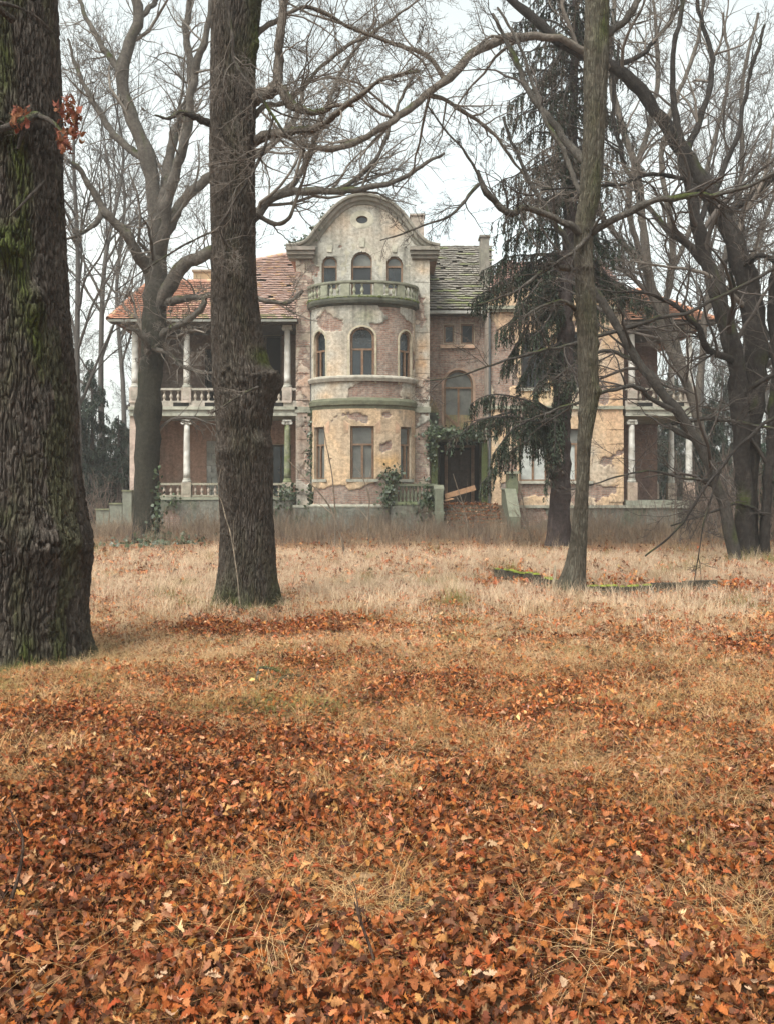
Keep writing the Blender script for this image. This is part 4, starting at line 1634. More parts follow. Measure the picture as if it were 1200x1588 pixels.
# right loggia: front columns, and the row that runs back along its open side
loggia(968, 1076, [979, 1068], [979, 1068], False)
for Yc in (47.4, 50.4):
    for z0, z1 in ((lz(748), lz(651)), (lz(601), lz(505))):
        ionic_col(lx(1068), Yc, z0, z1, .15)
    mb = MB()
    mb.box(lx(1068) - .2, lx(1068) + .2, Yc - .2, Yc + .2, lz(775), lz(748) - .002, (.42, .33, .27))
    mb.box(lx(1068) - .2, lx(1068) + .2, Yc - .2, Yc + .2, lz(632) + .022, lz(601) - .002, (.40, .33, .28))
    mb.build('pedestal', M_ATTR, villa)
for p in (979, 1068):
    mb = MB()
    mb.box(lx(p) - .22, lx(p) + .22, LY - .2, LY + .2, lz(779), lz(748) - .002, (.46, .34, .27))
    mb.build('pedestal', M_ATTR, villa)
sb = MB()
sb.box(lx(1068) - .1, lx(1068) + .1, LY + .2, 53, lz(602) - .1, lz(602), (.38, .34, .3))
sbo = sb.build('side_balustrade', M_ATTR, villa)
for k in range(24):
    put('baluster', BAL_PINK, (lx(1068), LY + .5 + k * .33, lz(624) + .02), sbo, M_ATTR)
sb = MB()
sb.box(lx(968), lx(1078), LY + 3.8, 54, lz(645) + .003, lz(632) - .003, (.30, .28, .25))
sb.build('loggia_floor', M_ATTR, villa)
sb = MB()
sb.box(lx(968), lx(1079), LY - .35, 54, lz(783), lz(776), (.28, .28, .23))
sb.build('terrace_floor', M_ATTR, villa)
lgr = painter((.24, .15, .12), bias=.5, seed=95, var=(((.16, .1, .09), .7),))
wall('loggia_wall', lx(966), 13.95, lz(778), lz(495) + .3, flat(50.0), lgr, cell=.1)
wall('loggia_side_wall', T, 54, zFl - .3, lz(495) + .3, lambda s, z, d: (lx(964) + d, s, z), lgr, cell=.1)
mb = MB()
mb.box(lx(966), lx(1076), LY + .19, 54, lz(503), lz(499.5))
mb.build('loggia_ceiling', M_DARKW, villa)
rr = tiles('right_wing_roof', [(968, 497), (1114, 497), (1085, 484), (1040, 464), (988, 450), (966, 444)], EY, Z(497, EY), .50, lambda x, v, r: mixc((.40, .19, .11), (.30, .18, .13), r.random()), row=.28, wid=.24, seed=21, miss=.02, rag=.012)
A, B = on_plane(1114, 497, EY, Z(497, EY), .5), on_plane(988, 450, EY, Z(497, EY), .5)
for k in range(14):
    p, q = A + (B - A) * k / 14, A + (B - A) * (k + 1.12) / 14
    V, Q = tubes(np.stack([p, q])[None] + np.array([0, 0, .03]), np.array([[.13, .10]]), 8)
    rc = Soup()
    rc.add(V, Q, mixc((.46, .2, .11), (.3, .17, .12), rng.random()))
    rc.build('ridge_tile', M_TILE, rr)
mb = MB()
mb.add([A, B, (B[0], B[1] + 5, B[2]), (A[0], B[1] + 5, A[2])], [(0, 3, 2, 1)], (.3, .15, .1))
mb.build('hip_side', M_TILE, rr)
mb = MB()
mb.box(X(966, EY), X(1112, EY), EY - .02, LY - .185, Z(501, EY), Z(499, EY))
mb.build('eave_soffit', M_DARKW, villa)
# body of the house behind the fronts, so that nothing is open from the side
mb = MB()
mb.box(lx(206), TL - .02, KY + .3, KY + 8, -.2, lz(500), (.40, .32, .26))
mb.box(TL + .01, TR - .01, T + .6, KY + 8.2, -.2, zt(400), (.36, .29, .25))
mb.box(rx(662), rx(760), RY + 1.15, KY + 8.1, -.2, rz(484), (.36, .29, .25))
mb.box(BL + .02, BRt - .02, T + .6, KY + 8.3, -.2, zt(452), (.36, .29, .25))
mb.build('rear_body', M_ATTR, villa, 'stuff')

# --- entrance stair, its walls, and the terrace rail left of it ------------------
SYB, SYT = 41.6, 44.2
stair = thing('entrance_stair', 'leaf-covered stone stair up to the dark porch door between two mossy walls', 'stair', (X(735, 43), 43, 0))
sx0, sx1 = X(690, SYB), X(792, SYB)
for k in range(7):
    mb = MB()
    y0 = SYB + k * (SYT - SYB) / 7
    mb.box(sx0, sx1, y0, SYT + .2 if k == 6 else y0 + .55, -.1 if k == 0 else (zFl) * k / 7 - .04, zFl * (k + 1) / 7 - .01, (.10, .066, .045))
    mb.build('step', M_ATTR, stair)
mb = MB()
mb.box(sx0 - .3, sx1 + .2, SYT + .2, RY + .9, zFl - .3, zFl - .012, (.15, .12, .10))
mb.build('landing', M_ATTR, stair)
for (xa, xb), nm in (((X(788, 41.6), X(803, 41.6)), 'side_wall'), ((X(674, 42.0), X(687, 42.0)), 'side_wall')):
    w = MB()
    out = [(41.0, -.2), (41.0, .55), (41.3, .72), (42.6, 1.75), (44.2, 1.78), (44.2, -.2)] if xa > 3 else [(41.6, -.2), (41.6, .75), (42.0, .75), (42.0, 1.75), (42.6, 1.92), (44.2, 1.92), (44.2, -.2)]
    w.prism(out, 0, 1, lambda s, z, d: (xa + d * (xb - xa), s, z), (.13, .135, .10))
    o = w.build(nm, M_ATTR, stair)
    cp = MB()
    pts = out[1:-1]
    for (a, b), (c, d) in zip(pts[:-1], pts[1:]):
        if c - a > .05:
            cp.add([(xa - .04, a, b + .004), (xb + .04, a, b + .004), (xb + .04, c, d + .004), (xa - .04, c, d + .004), (xa - .04, a, b + .08), (xb + .04, a, b + .08), (xb + .04, c, d + .08), (xa - .04, c, d + .08)],
                   [(0, 3, 2, 1), (4, 5, 6, 7), (0, 1, 5, 4), (1, 2, 6, 5), (2, 3, 7, 6), (3, 0, 4, 7)], (.14, .14, .105))
    cp.build('coping', M_ATTR, o)
mb = MB()
mb.box(X(786, 43.4), X(801, 43.4), 43.0, 43.9, 1.6, Z(735, 43.4), (.11, .12, .07))
mb.box(X(784, 43.4), X(803, 43.4), 42.9, 44.0, Z(735, 43.4) + .001, Z(731, 43.4), (.22, .225, .17))
mb.build('pier', M_ATTR, stair)
ter = thing('terrace_balustrade', 'mossy stone balustrade with ivy in front of the bay right of the lowest windows', 'balustrade', (X(640, 42.8), 42.8, 0))
TY = 42.7
tx0, tx1 = X(606, TY), X(676, TY)
wb = wall('base_wall', tx0, tx1, -.3, Z(784, TY), flat(TY), plinth_paint, cell=.08, parent=ter)
mb = MB()
mb.box(tx0, tx1, TY + .01, T - .2, Z(786, TY), Z(784, TY) + .05, (.20, .21, .14))
mb.build('floor_slab', M_ATTR, ter)
mb = MB()
mb.box(tx0 - .05, tx1 + .05, TY - .10, TY + .22, Z(754, TY), Z(750, TY), (.115, .12, .08))
mb.build('handrail', M_ATTR, ter)
mb = MB()
mb.box(tx0, tx1, TY - .06, TY + .18, Z(783, TY), Z(778, TY), (.16, .18, .10))
mb.build('bottom_rail', M_ATTR, ter)
for a in (606, 672):
    mb = MB()
    mb.box(X(a, TY), X(a + 10, TY), TY - .08, TY + .20, Z(784, TY) + .052, Z(754, TY) - .002, (.115, .125, .08))
    mb.build('pedestal', M_ATTR, ter)
BAL_T = bal_mesh(Z(754, TY) - Z(778, TY), .08, (.14, .145, .10))
for k in range(9):
    put('baluster', BAL_T, (X(621 + k * 5.9, TY), TY + .06, Z(778, TY)), ter, M_ATTR)

# stepped garden wall left of the house
gw = thing('stepped_garden_wall', 'low grey stepped garden wall beside the left corner of the villa', 'wall', (X(180, 42), 42, 0))
for a, b, t_ in ((149, 169, 789), (170, 189, 780), (190, 204, 760)):
    mb = MB()
    mb.box(X(a, 42), X(b, 42), 42, 42.45, -.2, Z(t_, 42) - .06, (.17, .17, .14))
    mb.box(X(a - 1, 42), X(b + .5, 42), 41.96, 42.5, Z(t_, 42) - .058, Z(t_, 42), (.16, .165, .10))
    mb.build('wall_segment', M_ATTR, gw)
mb = MB()
mb.obox((X(713, 43.6), 43.6, Z(763, 43.6)), (.68, .0, .20), (0, .06, 0), (-.03, 0, .11))
tag(mb.build('plank', M_BOARD), 'raw orange-brown plank leaning across the villa entrance', 'plank')
mb = MB()
mb.obox((X(695, 43.2), 43.2, Z(775, 43.2)), (.20, .1, .05), (-.03, .12, 0), (-.03, 0, .02))
tag(mb.build('wood_scrap', M_BOARD), 'short scrap of orange wood lying on the stair below the plank', 'wood scrap')

# ------------------------------------------------------------------ trees
TWC = (0.060, 0.049, 0.043)


def edges(lst, Y):
    """[(left px, right px, py)] -> path with radii"""
    return limb_px([((a + b) / 2, y, (b - a) / 2) for a, b, y in lst], Y)


def tree(name, label, base, Y, limbs, levels, seed, trunk=None, n=56, k=14, moss=0.05, col=BARK_G, group=None, cat='tree', bark=.12, twigcol=TWC, low=None, thin=1.0, pale=(), palecol=(.15, .125, .105)):  # paler limbs and lighter twigs: sky glow put into the colour
    """limbs: [path px] as parts; trunk: mesh made beforehand or the first path"""
    t = thing(name, label, cat, (X(base[0], Y), Y, 0), group)
    ls = []
    if trunk is not None:
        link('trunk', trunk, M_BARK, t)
    for i, p in enumerate(limbs):
        main = trunk is None and i == 0
        V, Q, C, pts, rad = limb_mesh(limb_px(p, Y) * np.array([1, 1, 1, thin]), 60 if main else n, k if not main else 24, palecol if i in pale else col, seed * 31 + i, bark, moss)
        if low and main:
            mk = np.clip(sstep(low[0], low[1], V[:, 2] + .9 * fbm(V * 1.2, 3, 5)), 0, 1)[:, None]
            C = C * mk + (C / np.array(col)) * np.array(low[2]) * (1 - mk)
        me = mesh_np('limb', V, Q, np.clip(C, .004, 1))
        link('trunk' if main else 'branch', me, M_BARK, t)
        ls.append((pts, rad))
    if levels:
        crown(t, ls, levels, twigcol, seed)
    return t, ls


def lev(a=8.0, b=6.0, c=6.0, d=4.0, wob=.16, up=.05, la=(.25, .5), rmin=.004):
    return [dict(per=a, t0=.12, ang=(.5, 1.15), lr=la, P=9, rs=.42, rmin=rmin * 1.7, wob=wob, up=up, k=5, lmax=3.4, keep=.5),
            dict(per=b, t0=.12, ang=(.45, 1.1), lr=(.3, .65), P=7, rs=.5, rmin=rmin * 1.2, wob=wob * 1.1, up=up, k=4, lmax=1.9, keep=.5),
            dict(per=c, t0=.15, ang=(.4, 1.0), lr=(.35, .7), P=5, rs=.6, rmin=rmin, wob=wob * 1.2, up=up, k=3, lmax=1.1, keep=.3),
            dict(per=d, t0=.2, ang=(.4, 1.0), lr=(.4, .8), P=3, rs=.7, rmin=rmin * .9, wob=wob * 1.2, up=up, k=3, lmax=.6)]


# 1 the great oak at the left edge, closest to the camera
Y1 = 9.4
p1 = edges([(-58, 81, -60), (-58, 84, 0), (-56, 91, 150), (-54, 96, 300), (-54, 100, 420), (-58, 108, 520), (-62, 116, 620), (-66, 122, 720), (-74, 132, 800), (-80, 138, 850), (-80, 134, 905), (-80, 133, 950), (-86, 139, 1000), (-96, 152, 1040), (-106, 166, 1066)], Y1)
p1 = p1[::-1]


def moss1(T, z, n_):
    d = (np.degrees(T) + 180) % 360 - 180
    st = np.exp(-((d + 62 + 8 * np.sin(z * 1.3)) / 11) ** 2) * (.28 + 1.1 * n_)
    st += np.exp(-((d + 70) / 35) ** 2) * sstep(.0, .6, n_) * .4
    st += np.exp(-np.maximum(z, 0) / .16) * (.55 + n_) * .8
    st += np.exp(-((d + 78) / 12) ** 2 - ((z - Z(385, 9)) / .2) ** 2) * 1.6
    st += np.exp(-((d + 30) / 25) ** 2) * (n_ > .1) * .35
    return st


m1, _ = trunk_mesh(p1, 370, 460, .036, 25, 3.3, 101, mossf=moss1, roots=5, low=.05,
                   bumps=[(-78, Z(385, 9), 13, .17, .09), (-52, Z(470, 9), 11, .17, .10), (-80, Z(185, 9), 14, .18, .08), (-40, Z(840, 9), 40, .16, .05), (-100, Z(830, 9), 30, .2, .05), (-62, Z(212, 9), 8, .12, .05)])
t1, l1 = tree('oak_tree', 'huge furrowed oak trunk with moss streaks and a red-leaved sprig, closest to the camera', (20, 1040), Y1,
              [[(58, 178, 7, -.45), (40, 185, 6, -.6), (10, 198, 5, -.8), (-20, 205, 4, -1.0), (-60, 190, 3, -1.2)],
               [(60, 178, 5, -.45), (74, 187, 4, -.6), (92, 204, 2.6, -.7), (100, 225, 1.5, -.75)],
               [(45, 180, 4.5, -.45), (40, 195, 3.5, -.6), (32, 215, 3, -.62), (27, 232, 2.2, -.6)],
               [(20, 30, 6, -.5), (0, 8, 5, -.7), (-20, -10, 4, -.8)],
               [(-10, 2, 4, -1.5), (30, 12, 2.5, -1.4), (60, 28, 1.8, -1.3), (85, 52, 1, -1.2)],
               [(70, 280, 2.5, -.4), (40, 310, 2, -.6), (15, 335, 1.4, -.7)]],
              [dict(per=2.0, t0=.3, ang=(.4, 1.1), lr=(.25, .6), P=7, rs=.5, rmin=.0025, wob=.15, up=.02, k=4, lmax=.5),
               dict(per=2.0, t0=.2, ang=(.4, 1.1), lr=(.3, .6), P=5, rs=.5, rmin=.0018, wob=.15, up=0, k=3, lmax=.25)], 1, trunk=m1, k=10)


def oak_outline():
    t = [0, .08, .14, .19, .24, .30, .36, .40, .46, .53, .57, .63, .70, .74, .80, .86, .93, 1.0]
    w = [.012, .025, .09, .10, .075, .17, .19, .125, .25, .26, .15, .25, .25, .15, .20, .19, .12, .0]
    return np.array(t), np.array(w)


def oak_leaf(seed, size=1.0, rough=1.0):
    r = np.random.default_rng(seed)
    t, w = oak_outline()
    n = len(t)
    wl = w * r.uniform(.75, 1.25, n)
    wr = w * r.uniform(.75, 1.25, n)
    a, b, c = r.uniform(-1.5, 1.9) * rough, r.uniform(-.8, 1.9) * rough, r.uniform(-1.2, 1.2) * rough
    side = r.uniform(-.25, .25)
    V = []
    for sgn, ww in ((0, w * 0), (-1, wl), (1, wr)):
        x = sgn * ww + side * np.sin(t * 3.0) * .4
        zz = a * .22 * np.sin(t * 3.1) + b * 1.1 * ww ** 2 * 2.2 + c * .5 * (t - .5) * sgn * ww + r.normal(size=n) * .018
        V.append(np.stack([x, t - .5, zz], 1))
    V = np.concatenate(V) * size
    Fq = []
    for i in range(n - 1):
        Fq.append((n + i, i, i + 1, n + i + 1))
        Fq.append((i, 2 * n + i, 2 * n + i + 1, i + 1))
    return V, np.array(Fq)


# the sprig of dead leaves on the great oak
sp = bpy.data.objects.new('leafy_sprig', None)
r_ = np.random.default_rng(4)
S = Soup()
for cx_, cy_, n_, sx_, sy_ in ((104, 205, 34, 14, 26), (118, 190, 26, 11, 18), (96, 222, 20, 8, 10), (108, 160, 12, 7, 10), (32, 172, 12, 12, 6), (26, 190, 10, 8, 8), (95, 168, 10, 8, 6)):
    for k in range(n_):
        V, Q = oak_leaf(int(r_.integers(1e6)), r_.uniform(.065, .11), 1.3)
        a, b, c = r_.uniform(0, 6.28), r_.uniform(-1.1, .4) - .6, r_.uniform(-.6, .6)
        Rz = np.array([[math.cos(a), -math.sin(a), 0], [math.sin(a), math.cos(a), 0], [0, 0, 1]])
        Rx = np.array([[1, 0, 0], [0, math.cos(b), -math.sin(b)], [0, math.sin(b), math.cos(b)]])
        V = V @ (Rz @ Rx).T
        y = Y1 - .72 + r_.normal() * .07
        V = V + np.array([X(cx_ + r_.normal() * sx_ * .7, y), y, Z(cy_ + r_.normal() * sy_ * .7, y)])
        S.add(V, Q, np.array((.23, .075, .055)) * r_.uniform(.55, 1.2) + np.array((0, .03, .0)) * r_.random())
bpy.data.objects.remove(sp)
S.build('dead_leaves', M_LEAF, t1, 'stuff')

# 2 the burred oak
Y2 = 14.2
p2 = edges([(330, 410, -60), (329, 406, 0), (327, 397, 100), (326, 396, 200), (325, 396, 260), (327, 397, 330), (328, 397, 400), (328, 401, 470), (328, 409, 530), (329, 418, 565), (329, 424, 585), (333, 426, 605), (335, 424, 640), (336, 420, 670), (335, 424, 700), (339, 424, 740), (341, 423, 790), (341, 426, 840), (338, 428, 885), (331, 433, 920), (322, 440, 945), (316, 446, 962)], Y2)[::-1]


def moss2(T, z, n_):
    d = (np.degrees(T) + 180) % 360 - 180
    st = np.exp(-np.maximum(z - .05, 0) / .22) * (.7 + 1.1 * n_)
    st += np.exp(-((d + 25) / 28) ** 2 - ((z - Z(560, 14)) / .12) ** 2) * 1.4
    st += np.exp(-((d + 15) / 40) ** 2) * sstep(Z(160, 14), Z(40, 14), z) * (.75 + n_)
    st += np.exp(-((d + 75) / 30) ** 2) * (.15 + .7 * n_) * .5
    return st


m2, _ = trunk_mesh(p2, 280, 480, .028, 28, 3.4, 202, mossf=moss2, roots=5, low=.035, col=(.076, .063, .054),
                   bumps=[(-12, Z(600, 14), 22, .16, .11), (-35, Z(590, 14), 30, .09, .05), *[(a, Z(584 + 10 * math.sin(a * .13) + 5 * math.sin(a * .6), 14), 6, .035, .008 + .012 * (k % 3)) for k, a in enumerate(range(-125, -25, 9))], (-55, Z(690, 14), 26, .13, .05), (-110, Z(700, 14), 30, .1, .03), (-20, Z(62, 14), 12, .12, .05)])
t2, l2 = tree('oak_tree', 'thick burred oak with a mossy foot, standing in front of the left loggia', (380, 935), Y2,
              [[(388, 160, 9, 0), (405, 148, 10, -.1), (424, 132, 10, -.15), (430, 112, 7.5, -.2), (436, 70, 7, -.2), (442, 30, 6.5, -.2), (449, -30, 6, -.2)],
               [(424, 132, 8, -.15), (442, 146, 7.5, -.3), (456, 160, 6.5, -.35), (478, 172, 5.5, -.4), (505, 174, 4, -.5), (520, 164, 3.2, -.6), (548, 166, 2.2, -.6)],
               [(390, 222, 7, 0), (420, 206, 6.5, -.2), (455, 203, 6, -.5), (500, 190, 5, -.9), (530, 170, 4.3, -1.2), (565, 140, 3.7, -1.5), (600, 118, 3, -1.6), (650, 112, 2, -1.8)],
               [(390, 185, 5, 0), (415, 162, 4, .3), (450, 155, 3.5, .5), (500, 100, 3, .9), (560, 60, 2.5, 1.2), (620, 20, 2, 1.5), (660, -10, 1.5, 1.6)],
               [(388, 60, 5, 0), (420, 38, 4, .2), (480, 10, 3, .4), (540, 40, 2.6, .5), (600, 65, 2.2, .6), (650, 90, 1.6, .7), (672, 125, 1, .7)],
               [(335, 190, 6, 0), (318, 186, 5.5, -.1), (302, 178, 4.5, -.2), (280, 176, 3.5, -.3), (262, 184, 2.5, -.3), (240, 178, 1.5, -.4)],
               [(348, -20, 3, -.75), (362, 60, 2.5, -.7), (368, 100, 2.3, -.72), (400, 146, 2.2, -.8), (425, 182, 2.4, -.9), (446, 205, 2.2, -.9), (474, 232, 2, -1)],
               [(424, 182, 2, -.9), (410, 230, 2.2, -.9), (385, 280, 2.1, -.85), (352, 330, 2, -.8), (340, 357, 1.9, -.75), (360, 385, 1.5, -.7), (382, 405, 1, -.7)],
               [(345, 355, 1.6, -.72), (300, 372, 1.4, -.9), (230, 415, 1.2, -1.2), (180, 450, .8, -1.3)],
               [(400, 600, 2.2, -.6), (360, 622, 1.6, -.8), (330, 640, 1.2, -.8)],
               [(390, 330, 4, .2), (430, 345, 3, .1), (452, 330, 2.6, 0), (470, 280, 2.4, -.1), (480, 235, 2, -.2), (500, 190, 1.6, -.2)]],
              lev(9, 6, 5, 2.2, wob=.2, up=.03, la=(.2, .5), rmin=.0035), 2, trunk=m2, k=12, moss=.12, bark=.2, pale=(0, 1, 2, 3, 4, 10), palecol=(.15, .125, .105), twigcol=(.13, .108, .092))  # upper limbs and twigs lightened in colour to stand in for glow

# 3 the forked tree by the left loggia
Y3 = 33.5
t3, l3 = tree('linden_tree', 'grey forked tree with ivy at its foot, close to the left loggia', (228, 838), Y3,
              [[(228, 850, 27), (228, 835, 23), (228, 800, 20.5), (228, 700, 19), (233, 600, 19.5), (238, 540, 19), (240, 500, 18), (241, 450, 18), (243, 415, 17), (246, 385, 14), (243, 350, 12), (238, 300, 12), (230, 250, 11.5), (212, 200, 11), (196, 160, 9.5), (189, 115, 9), (203, 60, 8.5), (217, 25, 8), (205, -15, 7), (190, -50, 6)],
               [(244, 360, 10), (250, 330, 9), (252, 305, 8.5), (262, 260, 8, .8), (269, 210, 7.5, 1), (290, 170, 6.5, 1.2), (297, 110, 6, 1.3), (289, 55, 5.5, 1.4), (297, -20, 5, 1.5)],
               [(246, 400, 12), (256, 355, 9, -.5), (258, 320, 8, -.7), (276, 260, 7.5, -1), (291, 190, 7, -1.2), (303, 110, 6, -1.3), (322, 45, 5, -1.5), (330, -20, 4.5, -1.6)],
               [(246, 385, 9), (265, 345, 9, .3), (290, 305, 8, .5), (325, 275, 7.5, .8), (370, 252, 6.5, 1.0), (420, 225, 5, 1.2), (460, 180, 4, 1.4), (470, 120, 3, 1.5)],
               [(244, 480, 12), (262, 445, 12, -.4), (285, 412, 10.5, -.8), (325, 392, 9, -1.2), (365, 365, 8, -1.5), (398, 332, 7.5, -1.8), (426, 303, 7, -2.0), (470, 297, 6.5, -2.2), (520, 296, 5.5, -2.4), (570, 291, 4.5, -2.6), (612, 280, 3.8, -2.8), (655, 258, 3, -3), (690, 236, 2, -3.1)],
               [(520, 296, 3.5, -2.4), (548, 280, 3.5, -2.4), (585, 245, 3, -2.6), (600, 210, 2.6, -2.7), (618, 160, 2.2, -2.8), (640, 120, 1.5, -2.8)],
               [(426, 303, 5, -2.0), (455, 285, 5, -2), (480, 240, 4.2, -1.8), (497, 190, 4, -1.7), (520, 130, 3.2, -1.6), (552, 75, 2.6, -1.5), (585, 30, 2, -1.4)],
               [(236, 425, 10), (215, 395, 9, -.5), (185, 352, 7.5, -1), (158, 322, 6, -1.3), (140, 288, 5, -1.5), (125, 262, 4, -1.7), (108, 250, 2.5, -1.8)],
               [(158, 322, 4, -1.3), (150, 345, 4, -1.4), (128, 360, 3, -1.6), (100, 372, 2, -1.8)],
               [(246, 528, 8), (262, 512, 6.5, -.5), (285, 502, 5.5, -.9), (305, 487, 5, -1), (316, 470, 4.5, -1.1), (314, 462, 4, -1.1), (330, 458, 3, -1.2)],
               [(248, 470, 8), (275, 465, 6, -.6), (310, 460, 5, -1), (345, 452, 4, -1.2), (400, 462, 3.5, -1.5), (440, 470, 3, -1.6), (470, 452, 2.4, -1.7)],
               [(234, 560, 6), (226, 530, 5, -.8), (212, 515, 4, -1), (196, 508, 3, -1.1)],
               [(238, 540, 4, -.5), (260, 548, 3.4, -.9), (285, 568, 2.8, -1.1), (310, 575, 2.4, -1.2), (350, 585, 2, -1.3)],
               [(230, 250, 7), (205, 232, 6, .5), (170, 200, 5, .8), (140, 150, 4, 1), (120, 110, 3, 1.2), (105, 60, 2, 1.3)],
               [(189, 115, 6), (165, 80, 5, .5), (140, 40, 4, .8), (120, -10, 3, 1)],
               [(217, 25, 5), (240, 5, 4, .4), (262, -30, 3, .6)]],
              lev(9, 6.5, 5, 1.4, wob=.2, up=.06, la=(.2, .45), rmin=.007), 3, k=12, moss=.14, col=(.105, .09, .077), low=(6.5, 11.0, (.036, .033, .025)), bark=.05, twigcol=(.14, .118, .10))

# 4 the slender tree right of the middle
Y4 = 15.3
p4 = edges([(908, 948, -60), (907, 945, 0), (905, 943, 100), (904, 938, 200), (898, 931, 290), (891, 921, 350), (890, 919, 400), (892, 923, 460), (894, 926, 520), (897, 928, 600), (897, 926, 630), (895, 917, 680), (893, 913, 740), (888, 911, 800), (880, 909, 860), (872, 909, 890), (862, 910, 915), (854, 914, 932), (848, 920, 944)], Y4)[::-1]


def moss4(T, z, n_):
    d = (np.degrees(T) + 180) % 360 - 180
    return np.exp(-((d + 60) / 50) ** 2) * (.35 + n_) * sstep(1.5, 4.5, z) + np.exp(-np.maximum(z, 0) / .1) * (.4 + n_) * np.exp(-((d + 130) / 50) ** 2) * 2


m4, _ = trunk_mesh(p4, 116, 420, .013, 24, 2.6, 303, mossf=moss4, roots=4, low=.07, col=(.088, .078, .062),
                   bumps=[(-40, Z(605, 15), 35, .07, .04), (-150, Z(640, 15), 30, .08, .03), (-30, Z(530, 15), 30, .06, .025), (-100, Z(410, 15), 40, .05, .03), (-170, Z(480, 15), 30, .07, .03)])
t4, l4 = tree('hornbeam_tree', 'slender grey-green tree with one thin arm each side, right of the villa entrance', (885, 925), Y4,
              [[(903, 366, 7), (884, 348, 5.5, -.2), (850, 336, 4.8, -.3), (815, 326, 5, -.5), (790, 330, 5.5, -.6), (770, 316, 5.2, -.6), (752, 295, 4.8, -.7), (744, 278, 4.2, -.7), (742, 262, 2.6, -.7)],
               [(742, 285, 3, -.7), (700, 330, 2.2, -1), (650, 352, 1.6, -1.2), (590, 372, 1.1, -1.3)],
               [(744, 275, 2.4, -.7), (720, 235, 2, -.8), (690, 200, 1.6, -.9), (660, 160, 1.2, -1)],
               [(905, 368, 7), (930, 350, 5.8, -.2), (960, 336, 5.4, -.3), (1000, 318, 5, -.4), (1040, 308, 4.6, -.5), (1085, 302, 4, -.6), (1120, 300, 3.2, -.7), (1180, 278, 2.5, -.8), (1230, 250, 2, -.8)],
               [(908, 372, 4), (918, 352, 2.6, -.2), (932, 334, 2, -.3), (940, 322, 1.4, -.3)],
               [(915, 365, 3.5, -.1), (880, 395, 2.8, -.3), (840, 422, 2.4, -.5), (800, 452, 2, -.7), (740, 472, 1.4, -.9)],
               [(893, 424, 5), (878, 416, 4.6, -.2), (862, 409, 4, -.35), (846, 405, 3.8, -.45)],
               [(900, 300, 4), (870, 232, 3.6, .2), (845, 180, 3.2, .3), (825, 130, 2.6, .4), (800, 60, 2.2, .5), (770, 10, 1.6, .6)],
               [(892, 480, 4), (884, 470, 3.2, -.2), (868, 466, 2.6, -.3), (830, 480, 2, -.5), (790, 505, 1.4, -.6)],
               [(925, 60, 7), (955, 40, 6, .2), (978, 10, 5.5, .3), (1000, -40, 5, .4)],
               [(905, 250, 6, .1), (860, 195, 5.5, .5), (838, 165, 5, .7), (812, 120, 4.5, 1), (790, 75, 3.5, 1.3), (762, 20, 2.5, 1.5)]],
              lev(6, 5, 4, 2, wob=.17, up=.0, la=(.2, .5), rmin=.003), 4, trunk=m4, k=10, moss=.15, col=(.095, .083, .072))

# 5 the spruce
Y5 = 29.3
NEED = (.036, .050, .030)
spruce = thing('spruce_tree', 'tall weeping spruce with dark green hanging boughs in front of the right block', 'tree', (X(866, Y5), Y5, 0))
V, Q, C, sp_pts, sp_rad = limb_mesh(limb_px([(864, 862, 25), (864, 845, 20), (867, 800, 17), (869, 700, 15), (873, 600, 13.6), (876, 500, 12), (880, 400, 10.5), (884, 300, 9), (888, 200, 7.6), (890, 100, 6.2), (892, 0, 5), (893, -60, 4.4)], Y5), 160, 36, (.070, .054, .052), 55, .05, .0)
link('trunk', mesh_np('trunk', V, Q, C), M_BARK, spruce)
r5 = np.random.default_rng(50)


def needle_curtain(S, line, r, dens, lmax, tw, green=NEED, brown=.0, w=1.0):
    """hanging branchlets with needles along a bough (n,3)"""
    d = np.linalg.norm(np.diff(line, axis=0), axis=1)
    L_ = d.sum()
    cum = np.concatenate([[0], np.cumsum(d)])
    m = int(L_ * dens)
    if m < 1:
        return
    u = np.sort(r.uniform(.12, 1, m)) * L_
    P = np.stack([np.interp(u, cum, line[:, k]) for k in range(3)], 1)
    tang = line[-1] - line[0]
    tang /= np.linalg.norm(tang) + 1e-9
    side = np.cross(tang, [0, 0, 1])
    side /= np.linalg.norm(side) + 1e-9
    for k in range(m):
        ln = r.uniform(.35, 1) * lmax * (1.1 - .5 * u[k] / L_)
        sg = r.choice((-1, 1))
        n_ = 7
        dirn = side * sg * r.uniform(.1, .8) + tang * r.uniform(-.1, .5) + np.array([0, 0, -.35])
        q = [P[k]]
        for _ in range(n_ - 1):
            dirn = dirn * .72 + np.array([r.normal() * .05, r.normal() * .05, -.35])
            dirn /= np.linalg.norm(dirn)
            q.append(q[-1] + dirn * ln / (n_ - 1))
        tw.append(np.array(q))
        q = np.array(q)
        nn = int(ln / .025)
        t = r.uniform(0, n_ - 1.001, nn)
        i = t.astype(int)
        o = q[i] + (q[i + 1] - q[i]) * (t - i)[:, None]
        ax = q[i + 1] - q[i]
        ax /= np.linalg.norm(ax, axis=1, keepdims=True)
        v = r.normal(size=(nn, 3))
        v -= (v * ax).sum(1, keepdims=True) * ax
        v /= np.linalg.norm(v, axis=1, keepdims=True)
        tip = o + (v * .65 + ax * .75) * r.uniform(.06, .12, nn)[:, None] * w
        wd = np.cross(v, ax) * .019 * w
        Vv = np.stack([o - wd, o + wd, tip + wd * .3, tip - wd * .3], 1).reshape(-1, 3)
        Qq = np.arange(nn * 4).reshape(-1, 4)
        g = np.array(green) * r.uniform(.6, 1.3)
        if r.random() < brown:
            g = np.array((.085, .066, .05)) * r.uniform(.7, 1.2)
        S.add(Vv, Qq, g)


NS, TWIGS = Soup(), []


